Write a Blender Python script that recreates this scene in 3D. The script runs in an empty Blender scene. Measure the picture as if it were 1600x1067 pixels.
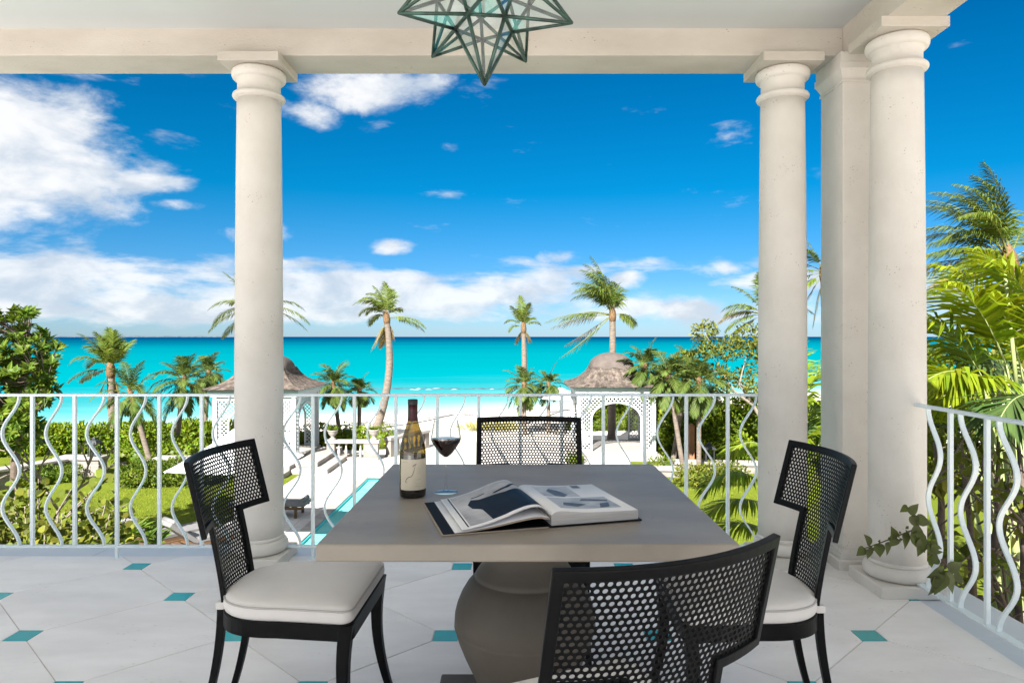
import bpy, math, random
from mathutils import Vector, Matrix, noise
R = math.radians
rnd = random.Random(7)
SC = bpy.context.scene
COL = SC.collection

# ------------------------------------------------------------------ camera
FPX, U0, V0, HC = 1067.0, 805.0, 526.0, 1.24      # focal length in photo pixels, vanishing point, eye height
cam_d = bpy.data.cameras.new('camera')
cam_d.sensor_width = 36.0
cam_d.lens = 36.0 * FPX / 1600.0
cam_d.shift_x = -(U0 - 800.0) / 1600.0
cam_d.shift_y = (V0 - 533.5) / 1600.0
cam_d.clip_start = 0.05
cam_d.clip_end = 90000.0
cam = bpy.data.objects.new('camera', cam_d)
cam.location = (0, 0, HC)
cam.rotation_euler = (R(90), 0, 0)
COL.objects.link(cam)
SC.camera = cam

# ------------------------------------------------------------------ world, sun, exposure
SUN_AZ, SUN_EL = -20.0, 36.0           # behind the viewer, to the left
SKY_STRENGTH = 0.05
EXPOSURE = 2.2
to_sun = Vector((math.sin(R(SUN_AZ)) * math.cos(R(SUN_EL)), -math.cos(R(SUN_AZ)) * math.cos(R(SUN_EL)), math.sin(R(SUN_EL))))

def az_el(u, v):
    x, z = (u - U0) / FPX, (V0 - v) / FPX
    return math.atan(x), math.atan(z / math.sqrt(1 + x * x))

def build_world():
    w = bpy.data.worlds.new('World')
    SC.world = w
    w.use_nodes = True
    nt = w.node_tree
    nt.nodes.clear()
    N = nt.nodes.new
    L = nt.links.new
    def math_n(op, a, b=None, c=None, clamp=False):
        n = N('ShaderNodeMath'); n.operation = op; n.use_clamp = clamp
        for i, x in enumerate((a, b, c)):
            if x is None: continue
            if isinstance(x, (int, float)): n.inputs[i].default_value = x
            else: L(x, n.inputs[i])
        return n.outputs[0]
    def mapr(x, a, b, c=0.0, d=1.0, smooth=True):
        n = N('ShaderNodeMapRange'); n.interpolation_type = 'SMOOTHSTEP' if smooth else 'LINEAR'
        L(x, n.inputs[0])
        for i, k in enumerate((a, b, c, d)): n.inputs[i + 1].default_value = k
        return n.outputs[0]
    def mix(f, a, b, mode='MIX'):
        n = N('ShaderNodeMix'); n.data_type = 'RGBA'; n.blend_type = mode
        for s, x in ((n.inputs[0], f), (n.inputs[6], a), (n.inputs[7], b)):
            if isinstance(x, (int, float)): s.default_value = x
            elif isinstance(x, tuple): s.default_value = (*x, 1)
            else: L(x, s)
        return n.outputs[2]
    sky = N('ShaderNodeTexSky'); sky.sky_type = 'NISHITA'; sky.sun_disc = False
    sky.sun_elevation = R(SUN_EL); sky.sun_rotation = R(180 - SUN_AZ)
    sky.altitude = 0; sky.air_density = 1.0; sky.dust_density = 0.3; sky.ozone_density = 4.0
    tc = N('ShaderNodeTexCoord')
    d = tc.outputs['Generated']
    sx = N('ShaderNodeSeparateXYZ'); L(d, sx.inputs[0])
    X, Y, Z = sx.outputs
    az = math_n('ARCTAN2', X, Y)
    el = math_n('ARCSINE', Z)
    # clear air: deep saturated blue overhead, paler towards the horizon
    ramp = N('ShaderNodeValToRGB')
    L(mapr(el, 0.0, 0.62, smooth=False), ramp.inputs[0])
    cr = ramp.color_ramp
    cr.elements[0].position = 0.0; cr.elements[0].color = (0.32, 0.46, 0.68, 1)
    cr.elements[1].position = 1.0; cr.elements[1].color = (0.0, 0.155, 0.335, 1)
    for p, c in ((0.13, (0.155, 0.35, 0.54)), (0.33, (0.004, 0.335, 0.49)), (0.58, (0.0, 0.305, 0.465))):
        e = cr.elements.new(p); e.color = (*c, 1)
    clear = mix(1.0, sky.outputs[0], ramp.outputs[0], 'MULTIPLY')
    # cloud density: a set of cloud banks with ragged edges, and thicker unseen cloud all round for fill light
    def fbm(vec_scale, scale, detail=9, rough=0.6, dist=0.0, off=(0, 0, 0)):
        m = N('ShaderNodeMapping'); L(d, m.inputs[0])
        m.inputs['Scale'].default_value = vec_scale; m.inputs['Location'].default_value = off
        n = N('ShaderNodeTexNoise'); n.inputs['Scale'].default_value = scale
        n.inputs['Detail'].default_value = detail; n.inputs['Roughness'].default_value = rough
        n.inputs['Distortion'].default_value = dist
        L(m.outputs[0], n.inputs['Vector'])
        return n.outputs[0]
    n1 = fbm((1, 1, 1.7), 7.0, 10, 0.60, 0.25)
    n2 = fbm((1, 1, 2.2), 16.0, 8, 0.62, 0.1, (3.1, 1.7, 0.4))
    nb = fbm((1, 1, 3.6), 6.5, 8, 0.58, 0.2, (0.3, 5.2, 2.0))
    banks = [  # u, v, half width, half height, weight
        (60, 235, 215, 125, 1.25), (-60, 250, 260, 170, 1.3), (150, 165, 110, 55, 0.9), (215, 285, 120, 28, 0.95),
        (95, 345, 70, 22, 0.65), (280, 320, 66, 14, 0.85), (255, 182, 22, 13, 0.55),
        (560, 140, 110, 52, 1.05), (500, 180, 62, 34, 0.75), (680, 128, 60, 26, 0.6), (545, 195, 32, 12, 0.45),
        (605, 387, 52, 20, 0.9), (415, 370, 62, 32, 1.0), (868, 400, 58, 18, 0.85), (822, 455, 50, 18, 1.1),
        (975, 438, 42, 20, 1.1), (1075, 487, 72, 22, 1.1), (1130, 422, 85, 22, 0.8), (1225, 470, 60, 30, 0.7),
        (1012, 155, 20, 10, 0.4), (1570, 12, 46, 18, 0.6), (1590, 62, 22, 10, 0.5), (1520, 470, 110, 60, 0.8),
        (1300, 560, 200, 40, 0.4)]
    acc = None
    for u, v, hw, hh, wt in banks:
        a0, e0 = az_el(u, v)
        a1, _ = az_el(u + hw, v); _, e1 = az_el(u, v - hh)
        dx = math_n('DIVIDE', math_n('SUBTRACT', az, a0), abs(a1 - a0))
        dy = math_n('DIVIDE', math_n('SUBTRACT', el, e0), abs(e1 - e0))
        r2 = math_n('MULTIPLY_ADD', dx, dx, math_n('MULTIPLY', dy, dy))
        g = math_n('MULTIPLY', math_n('EXPONENT', math_n('MULTIPLY', r2, -1.1)), wt)
        acc = g if acc is None else math_n('MAXIMUM', acc, g)
    # low bank over the horizon, thicker to the left
    band = math_n('MULTIPLY', mapr(el, 0.000, 0.03), mapr(el, 0.135, 0.07))
    lft = mapr(az, 0.10, -0.30, 0.60, 0.97)
    band = math_n('MULTIPLY', band, lft)
    dens_a = math_n('ADD', acc, math_n('MULTIPLY', math_n('SUBTRACT', n1, 0.5), 2.3))
    dens_a = math_n('ADD', dens_a, math_n('MULTIPLY', math_n('SUBTRACT', n2, 0.5), 0.7))
    ca = mapr(dens_a, 0.42, 1.05)
    dens_b = math_n('ADD', band, math_n('MULTIPLY', math_n('SUBTRACT', nb, 0.5), 2.7))
    dens_b = math_n('ADD', dens_b, math_n('MULTIPLY', math_n('SUBTRACT', n2, 0.5), 0.5))
    cb = mapr(dens_b, 0.30, 0.95, 0.0, 0.92)
    # out of view: extra cloud, thicker than in sight, added for neutral fill light
    away = mapr(math_n('ABSOLUTE', az), 0.70, 0.95)
    away = math_n('MAXIMUM', away, mapr(el, 0.46, 0.60))
    gen = math_n('ADD', math_n('MULTIPLY', math_n('SUBTRACT', n1, 0.5), 2.6), math_n('MULTIPLY', math_n('SUBTRACT', n2, 0.5), 0.7))
    cg = math_n('MULTIPLY', mapr(gen, -0.42, 0.22), math_n('MULTIPLY', away, mapr(el, 0.0, 0.1)))
    cover = math_n('MAXIMUM', math_n('MAXIMUM', ca, cb), cg)
    shade = fbm((1, 1, 1.9), 11.0, 6, 0.55, 0.3, (0.0, 0.0, 0.035))
    ccol = mix(mapr(shade, 0.36, 0.62), (2.85, 3.2, 3.65), (4.6, 4.6, 4.6))
    out = mix(math_n('MULTIPLY', cover, 0.93), clear, ccol)
    bg = N('ShaderNodeBackground'); L(out, bg.inputs[0]); bg.inputs[1].default_value = SKY_STRENGTH
    o = N('ShaderNodeOutputWorld'); L(bg.outputs[0], o.inputs[0])
build_world()

sun_d = bpy.data.lights.new('sun', 'SUN')
sun_d.energy = 4.5
sun_d.angle = R(0.53)
sun_d.color = (1.0, 0.965, 0.915)
sun = bpy.data.objects.new('sun', sun_d)
sun.rotation_euler = (-to_sun).to_track_quat('-Z', 'Y').to_euler()
sun.location = to_sun * 60
COL.objects.link(sun)

SC.view_settings.view_transform = 'Standard'
SC.view_settings.look = 'None'
SC.view_settings.exposure = EXPOSURE
SC.view_settings.gamma = 1.0
SC.view_settings.use_curve_mapping = False
SC.render.engine = 'CYCLES'
SC.cycles.use_denoising = True
SC.cycles.max_bounces = 12
SC.cycles.diffuse_bounces = 6
SC.cycles.transparent_max_bounces = 24
SC.cycles.caustics_reflective = False
SC.cycles.caustics_refractive = False

# ------------------------------------------------------------------ materials
def pm(name, col, rough=0.6, col2=None, nscale=6.0, ndetail=6, lo=0.35, hi=0.68, bump=0.0, bscale=60.0, bdist=0.004,
       spec=0.4, metal=0.0, stretch=None, specks=None, speck_scale=90, island=0.0, trans=None, emit=None, coat=0.0, objv=0.0):
    m = bpy.data.materials.new(name); m.use_nodes = True
    nt = m.node_tree; N = nt.nodes.new; L = nt.links.new
    b = nt.nodes['Principled BSDF']; out = nt.nodes['Material Output']
    b.inputs['Roughness'].default_value = rough
    b.inputs['Specular IOR Level'].default_value = spec
    b.inputs['Metallic'].default_value = metal
    b.inputs['Coat Weight'].default_value = coat
    tc = N('ShaderNodeTexCoord')
    oi = N('ShaderNodeObjectInfo')
    vm = N('ShaderNodeVectorMath'); vm.operation = 'SCALE'; vm.inputs[0].default_value = (37.0, 53.0, 29.0); L(oi.outputs['Random'], vm.inputs['Scale'])
    va = N('ShaderNodeVectorMath'); va.operation = 'ADD'; L(tc.outputs['Object'], va.inputs[0]); L(vm.outputs[0], va.inputs[1])
    vec = va.outputs[0]
    if stretch:
        mp = N('ShaderNodeMapping'); L(vec, mp.inputs[0]); mp.inputs['Scale'].default_value = stretch; vec = mp.outputs[0]
    def mixn(f, a, c, mode='MIX'):
        n = N('ShaderNodeMix'); n.data_type = 'RGBA'; n.blend_type = mode
        for s, x in ((n.inputs[0], f), (n.inputs[6], a), (n.inputs[7], c)):
            if isinstance(x, (int, float)): s.default_value = x
            elif isinstance(x, tuple): s.default_value = (*x[:3], 1)
            else: L(x, s)
        return n.outputs[2]
    c = tuple(col)
    if col2 is not None:
        n = N('ShaderNodeTexNoise'); n.inputs['Scale'].default_value = nscale; n.inputs['Detail'].default_value = ndetail
        n.inputs['Roughness'].default_value = 0.6
        L(vec, n.inputs['Vector'])
        mr = N('ShaderNodeMapRange'); L(n.outputs[0], mr.inputs[0]); mr.inputs[1].default_value = lo; mr.inputs[2].default_value = hi
        c = mixn(mr.outputs[0], tuple(col), tuple(col2))
    if island:
        g = N('ShaderNodeNewGeometry')
        h = N('ShaderNodeHueSaturation')
        a = N('ShaderNodeMapRange'); L(g.outputs['Random Per Island'], a.inputs[0]); a.inputs[3].default_value = 1 - island; a.inputs[4].default_value = 1 + island
        L(a.outputs[0], h.inputs['Value'])
        w = N('ShaderNodeTexWhiteNoise'); w.noise_dimensions = '1D'; L(g.outputs['Random Per Island'], w.inputs['W'])
        a2 = N('ShaderNodeMapRange'); L(w.outputs[0], a2.inputs[0]); a2.inputs[3].default_value = 0.5 - island * 0.075; a2.inputs[4].default_value = 0.5 + island * 0.05
        L(a2.outputs[0], h.inputs['Hue'])
        if isinstance(c, tuple): h.inputs['Color'].default_value = (*c, 1)
        else: L(c, h.inputs['Color'])
        c = h.outputs[0]
    if objv:
        h = N('ShaderNodeHueSaturation'); a = N('ShaderNodeMapRange'); L(oi.outputs['Random'], a.inputs[0]); a.inputs[3].default_value = 1 - objv; a.inputs[4].default_value = 1 + objv
        L(a.outputs[0], h.inputs['Value'])
        if isinstance(c, tuple): h.inputs['Color'].default_value = (*c, 1)
        else: L(c, h.inputs['Color'])
        c = h.outputs[0]
    if specks is not None:
        v = N('ShaderNodeTexVoronoi'); v.inputs['Scale'].default_value = speck_scale; L(vec, v.inputs['Vector'])
        n = N('ShaderNodeTexNoise'); n.inputs['Scale'].default_value = speck_scale * 0.12; L(vec, n.inputs['Vector'])
        mr = N('ShaderNodeMapRange'); L(v.outputs['Distance'], mr.inputs[0])
        mr.inputs[1].default_value = 0.10; mr.inputs[2].default_value = 0.22; mr.inputs[3].default_value = 1; mr.inputs[4].default_value = 0
        m2 = N('ShaderNodeMapRange'); L(n.outputs[0], m2.inputs[0]); m2.inputs[1].default_value = 0.56; m2.inputs[2].default_value = 0.66
        mm = N('ShaderNodeMath'); mm.operation = 'MULTIPLY'; L(mr.outputs[0], mm.inputs[0]); L(m2.outputs[0], mm.inputs[1])
        c = mixn(mm.outputs[0], c, tuple(specks))
    if isinstance(c, tuple): b.inputs['Base Color'].default_value = (*c, 1)
    else: L(c, b.inputs['Base Color'])
    if bump:
        n = N('ShaderNodeTexNoise'); n.inputs['Scale'].default_value = bscale; n.inputs['Detail'].default_value = 5; L(vec, n.inputs['Vector'])
        bp = N('ShaderNodeBump'); bp.inputs['Strength'].default_value = bump; bp.inputs['Distance'].default_value = bdist
        L(n.outputs[0], bp.inputs['Height']); L(bp.outputs[0], b.inputs['Normal'])
    if emit: pass
    if trans:
        t = N('ShaderNodeBsdfTranslucent')
        if isinstance(c, tuple): t.inputs[0].default_value = (*c, 1)
        else:
            tcol = mixn(1.0, c, trans[1], 'MULTIPLY'); L(tcol, t.inputs[0])
        ms = N('ShaderNodeMixShader'); ms.inputs[0].default_value = trans[0]
        L(b.outputs[0], ms.inputs[1]); L(t.outputs[0], ms.inputs[2]); L(ms.outputs[0], out.inputs[0])
    return m

def thin_glass(name, tint, gloss_rough=0.01, ior=1.5, extra=0.0, edge=0.8, rim=1.0):
    """one shell of thin clear glass: tinted see-through plus a Fresnel reflection"""
    m = bpy.data.materials.new(name); m.use_nodes = True
    nt = m.node_tree; nt.nodes.clear(); N = nt.nodes.new; L = nt.links.new
    t = N('ShaderNodeBsdfTransparent'); t.inputs[0].default_value = (*tint, 1)
    g = N('ShaderNodeBsdfGlossy'); g.inputs['Roughness'].default_value = gloss_rough; g.inputs[0].default_value = (1, 1, 1, 1)
    lw = N('ShaderNodeLayerWeight'); lw.inputs[0].default_value = 0.5
    p5 = N('ShaderNodeMath'); p5.operation = 'POWER'; L(lw.outputs['Facing'], p5.inputs[0]); p5.inputs[1].default_value = 5.0
    a = N('ShaderNodeMath'); a.operation = 'MULTIPLY_ADD'; a.use_clamp = True; L(p5.outputs[0], a.inputs[0])
    a.inputs[1].default_value = edge; a.inputs[2].default_value = ((ior - 1) / (ior + 1)) ** 2 + extra
    if rim < 1.0:      # the light path through the glass lengthens towards the silhouette
        p3 = N('ShaderNodeMath'); p3.operation = 'POWER'; L(lw.outputs['Facing'], p3.inputs[0]); p3.inputs[1].default_value = 3.0
        mx = N('ShaderNodeMix'); mx.data_type = 'RGBA'; L(p3.outputs[0], mx.inputs[0]); mx.inputs[6].default_value = (*tint, 1); mx.inputs[7].default_value = (*[c * rim for c in tint], 1)
        L(mx.outputs[2], t.inputs[0])
    nz = N('ShaderNodeTexNoise'); nz.inputs['Scale'].default_value = 9
    bp = N('ShaderNodeBump'); bp.inputs['Strength'].default_value = 0.05; bp.inputs['Distance'].default_value = 0.01
    L(nz.outputs[0], bp.inputs['Height']); L(bp.outputs[0], g.inputs['Normal'])
    ms = N('ShaderNodeMixShader'); L(a.outputs[0], ms.inputs[0]); L(t.outputs[0], ms.inputs[1]); L(g.outputs[0], ms.inputs[2])
    o = N('ShaderNodeOutputMaterial'); L(ms.outputs[0], o.inputs[0])
    return m

M = {}
M['stone'] = pm('coral_stone', (0.685, 0.65, 0.605), 0.8, (0.595, 0.56, 0.515), 2.6, specks=(0.34, 0.30, 0.25), speck_scale=62, bump=0.5, bscale=90, bdist=0.003, spec=0.25)
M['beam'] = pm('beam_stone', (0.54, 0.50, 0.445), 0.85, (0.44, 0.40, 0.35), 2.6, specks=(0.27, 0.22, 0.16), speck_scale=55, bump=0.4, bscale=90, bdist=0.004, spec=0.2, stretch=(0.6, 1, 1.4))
M['ceiling'] = pm('ceiling_plaster', (0.55, 0.57, 0.57), 0.7, (0.52, 0.54, 0.54), 1.2, bump=0.05, bscale=30)
M['tile'] = pm('pale_marble', (0.87, 0.835, 0.815), 0.40, (0.745, 0.71, 0.69), 2.0, bump=0.06, bscale=14, bdist=0.003, spec=0.45, stretch=(1, 2.6, 1), objv=0.05, specks=(0.60, 0.57, 0.54), speck_scale=26)
M['grout'] = pm('grout', (0.62, 0.58, 0.54), 0.9, (0.50, 0.465, 0.43), 20)
M['border'] = pm('border_stone', (0.64, 0.67, 0.70), 0.38, (0.56, 0.60, 0.64), 3.5, bump=0.06, bscale=20, spec=0.5)  # blue-grey sky sheen put into the stone colour
M['turq'] = pm('turquoise_glass_tile', (0.03, 0.42, 0.42), 0.25, (0.05, 0.36, 0.38), 24, spec=0.6, bump=0.05, bscale=40, objv=0.15)
M['rail'] = pm('white_painted_iron', (0.74, 0.81, 0.83), 0.35, (0.71, 0.785, 0.81), 3, spec=0.5)
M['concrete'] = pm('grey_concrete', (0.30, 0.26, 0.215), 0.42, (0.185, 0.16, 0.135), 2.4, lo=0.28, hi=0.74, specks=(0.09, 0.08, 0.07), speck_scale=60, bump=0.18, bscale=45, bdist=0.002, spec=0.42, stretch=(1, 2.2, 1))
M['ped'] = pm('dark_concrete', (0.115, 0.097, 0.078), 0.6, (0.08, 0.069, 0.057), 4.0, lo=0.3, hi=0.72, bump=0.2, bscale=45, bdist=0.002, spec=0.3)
M['iron'] = pm('black_powder_coat', (0.0022, 0.0022, 0.0026), 0.42, (0.0035, 0.0035, 0.004), 30, bump=0.1, bscale=300, bdist=0.0006, spec=0.13)
M['cushion'] = pm('oatmeal_canvas', (0.72, 0.68, 0.65), 0.9, (0.68, 0.64, 0.615), 9, bump=0.35, bscale=420, bdist=0.0012, spec=0.15)
M['pipe'] = pm('cushion_piping', (0.46, 0.43, 0.41), 0.9, spec=0.1)
M['verdigris'] = pm('verdigris_metal', (0.055, 0.11, 0.085), 0.45, (0.03, 0.045, 0.04), 26, metal=0.45, bump=0.2, bscale=140, bdist=0.001)
M['pane'] = thin_glass('lantern_glass', (0.965, 0.985, 0.975), 0.02, 1.35, 0.0)
M['bottle'] = thin_glass('amber_bottle_glass', (0.40, 0.32, 0.02), 0.015, 1.5, 0.03, 0.9, 0.3)
M['wglass'] = thin_glass('clear_glass', (0.985, 0.99, 0.99), 0.005, 1.5, 0.01, 0.8, 0.22)
M['wine'] = pm('red_wine', (0.018, 0.002, 0.005), 0.05, spec=0.5)
M['wine_dark'] = pm('wine_in_bottle', (0.012, 0.007, 0.003), 0.2, spec=0.3)
M['foil'] = pm('dark_red_foil', (0.045, 0.006, 0.010), 0.35, (0.03, 0.004, 0.006), 60, metal=0.3)
M['foil_top'] = pm('black_foil_top', (0.010, 0.010, 0.010), 0.4)
M['label'] = pm('cream_paper', (0.56, 0.50, 0.39), 0.75, (0.52, 0.46, 0.36), 30)
M['ink'] = pm('grey_ink', (0.10, 0.095, 0.10), 0.7)
M['paper'] = pm('white_page', (0.74, 0.72, 0.72), 0.5, (0.70, 0.685, 0.69), 12, spec=0.4)
M['pageedge'] = pm('page_edges', (0.50, 0.48, 0.47), 0.8, (0.40, 0.385, 0.38), 220, stretch=(0.04, 0.04, 4), lo=0.4, hi=0.6)
M['endpaper'] = pm('black_endpaper', (0.005, 0.0055, 0.007), 0.6, spec=0.1)
M['cover'] = pm('tan_cover_board', (0.30, 0.24, 0.19), 0.7)
M['photo_dark'] = pm('print_black', (0.008, 0.0085, 0.010), 0.4, (0.016, 0.017, 0.020), 9, spec=0.04)
M['photo_grey'] = pm('print_grey', (0.24, 0.225, 0.225), 0.4, (0.56, 0.53, 0.52), 7, spec=0.12)
M['photo_pale'] = pm('print_pale', (0.50, 0.49, 0.50), 0.35, (0.26, 0.265, 0.28), 16, spec=0.12)
M['photo_slate'] = pm('print_slate', (0.05, 0.06, 0.075), 0.4, (0.15, 0.165, 0.19), 14, spec=0.12)
# garden
M['leaf'] = pm('glossy_leaf', (0.090, 0.140, 0.016), 0.42, (0.042, 0.080, 0.009), 1.2, island=0.45, trans=(0.28, (1.5, 1.5, 0.6)), spec=0.12)
M['leaf_dark'] = pm('deep_green_leaf', (0.082, 0.120, 0.012), 0.40, (0.048, 0.080, 0.008), 1.0, island=0.45, trans=(0.2, (1.5, 1.5, 0.6)), spec=0.12)
M['leaf_hedge'] = pm('hedge_leaf', (0.140, 0.200, 0.012), 0.5, (0.080, 0.135, 0.008), 0.9, island=0.5, trans=(0.25, (1.5, 1.4, 0.5)), spec=0.12)
M['leaf_olive'] = pm('olive_leaf', (0.115, 0.130, 0.018), 0.5, (0.075, 0.095, 0.012), 1.2, island=0.5, trans=(0.25, (1.4, 1.4, 0.6)), spec=0.12)
M['leaf_vine'] = pm('vine_leaf', (0.095, 0.125, 0.022), 0.5, (0.075, 0.075, 0.025), 18, trans=(0.2, (1.4, 1.4, 0.6)), spec=0.4)
M['frond'] = pm('coconut_frond', (0.110, 0.150, 0.024), 0.42, (0.060, 0.095, 0.014), 0.9, island=0.40, trans=(0.25, (1.5, 1.5, 0.7)), spec=0.12)
M['frond_dry'] = pm('straw_frond', (0.26, 0.205, 0.085), 0.6, (0.18, 0.15, 0.05), 1.2, island=0.35, trans=(0.25, (1.3, 1.3, 0.8)), spec=0.25)
M['frond_thatch'] = pm('thatch_frond', (0.078, 0.112, 0.024), 0.45, (0.042, 0.070, 0.014), 1.0, island=0.45, trans=(0.2, (1.4, 1.4, 0.7)), spec=0.12)
M['frond_bright'] = pm('areca_frond', (0.185, 0.240, 0.014), 0.42, (0.095, 0.155, 0.010), 1.1, island=0.40, trans=(0.38, (1.7, 1.6, 0.5)), spec=0.12)
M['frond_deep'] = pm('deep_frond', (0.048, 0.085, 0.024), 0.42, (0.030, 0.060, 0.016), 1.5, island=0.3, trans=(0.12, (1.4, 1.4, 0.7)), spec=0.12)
M['rachis'] = pm('frond_stalk', (0.16, 0.16, 0.035), 0.5, (0.10, 0.11, 0.025), 3)
M['stalk'] = pm('pale_green_stalk', (0.26, 0.30, 0.12), 0.45, (0.20, 0.25, 0.08), 3)
M['trunk'] = pm('palm_trunk', (0.19, 0.155, 0.125), 0.9, (0.10, 0.082, 0.066), 5, stretch=(1, 1, 5), bump=0.6, bscale=20, bdist=0.03, spec=0.1)
M['fibre'] = pm('palm_fibre', (0.17, 0.105, 0.055), 0.95, (0.09, 0.055, 0.03), 14, bump=0.6, bscale=40, bdist=0.03, spec=0.1)
M['bark'] = pm('grey_bark', (0.13, 0.10, 0.08), 0.9, (0.08, 0.062, 0.05), 9, bump=0.5, bscale=30, bdist=0.02, spec=0.1)
M['bark_pale'] = pm('pale_bark', (0.22, 0.19, 0.155), 0.9, (0.15, 0.125, 0.10), 9, bump=0.5, bscale=30, bdist=0.02, spec=0.1)
M['lawn'] = pm('lawn', (0.120, 0.150, 0.012), 0.9, (0.090, 0.120, 0.009), 0.9, bump=0.8, bscale=26, bdist=0.05, spec=0.1)
M['grass'] = pm('grass_blade', (0.120, 0.155, 0.012), 0.7, island=0.35, spec=0.2)
M['beach_grass'] = pm('beach_grass', (0.22, 0.21, 0.07), 0.8, island=0.3, spec=0.1)
M['sand'] = pm('white_sand', (0.66, 0.61, 0.54), 0.95, (0.58, 0.53, 0.46), 0.35, bump=0.7, bscale=3.5, bdist=0.12, spec=0.1)
M['paving'] = pm('white_paving', (0.56, 0.525, 0.485), 0.8, (0.44, 0.41, 0.38), 1.6, bump=0.15, bscale=25, bdist=0.01, spec=0.2)
M['paving_b'] = pm('white_paving_b', (0.48, 0.45, 0.42), 0.8, (0.38, 0.355, 0.33), 2.2, bump=0.15, bscale=25, bdist=0.01, spec=0.2)
M['garden_stone'] = pm('garden_limestone', (0.24, 0.215, 0.19), 0.85, (0.155, 0.14, 0.125), 2.5, specks=(0.2, 0.18, 0.15), speck_scale=14, bump=0.4, bscale=20, bdist=0.02, spec=0.15)
M['coping'] = pm('pale_coping', (0.34, 0.315, 0.285), 0.85, (0.23, 0.212, 0.192), 3, bump=0.3, bscale=20, bdist=0.02, spec=0.15)
M['gaz_white'] = pm('white_painted_wood', (0.42, 0.45, 0.46), 0.6, (0.36, 0.39, 0.40), 4, spec=0.3)
M['gaz_trim'] = pm('pale_aqua_trim', (0.28, 0.37, 0.37), 0.6, (0.24, 0.33, 0.33), 4, spec=0.3)
M['shingle'] = pm('cedar_shingle', (0.120, 0.098, 0.080), 0.9, (0.060, 0.049, 0.042), 7, island=0.38, bump=0.5, bscale=24, bdist=0.02, spec=0.1)
M['shingle_cap'] = pm('smooth_shingle_dome', (0.105, 0.088, 0.077), 0.85, (0.078, 0.066, 0.058), 4, island=0.12, bump=0.3, bscale=24, bdist=0.015, spec=0.1)
M['canvas'] = pm('white_canvas', (0.78, 0.79, 0.80), 0.85, (0.72, 0.73, 0.75), 3, trans=(0.25, (1, 1, 1)), spec=0.1)
M['teak'] = pm('teak', (0.13, 0.075, 0.04), 0.6, (0.09, 0.05, 0.026), 12, stretch=(1, 8, 8), spec=0.2)
M['lounge'] = pm('lounger_cushion', (0.17, 0.165, 0.165), 0.9, (0.14, 0.135, 0.135), 5, bump=0.2, bscale=80, spec=0.1)  # grey darkened to stand in for house shade on the pads
M['lantern_metal'] = pm('dark_lantern_metal', (0.03, 0.035, 0.037), 0.5, (0.05, 0.055, 0.055), 10, metal=0.5)
M['post_wood'] = pm('rusty_wood_post', (0.26, 0.115, 0.055), 0.8, (0.17, 0.08, 0.04), 8, stretch=(4, 4, 1))
M['pooltile'] = pm('pool_mosaic', (0.16, 0.72, 0.78), 0.4, (0.10, 0.64, 0.72), 3, spec=0.4)
M['pot'] = pm('stone_urn', (0.28, 0.26, 0.235), 0.85, (0.20, 0.185, 0.165), 6, spec=0.15)
M['far_land'] = pm('far_shore', (0.035, 0.06, 0.09), 0.9, (0.09, 0.11, 0.13), 0.02, spec=0.0)
M['reef'] = pm('reef_rock', (0.05, 0.11, 0.13), 0.8, (0.03, 0.07, 0.085), 1.0, spec=0.2)
M['foam'] = pm('sea_foam', (0.20, 0.27, 0.29), 0.9, spec=0.1)
M['roof'] = pm('roof_tile', (0.45, 0.40, 0.35), 0.85, (0.38, 0.33, 0.29), 4)

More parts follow.
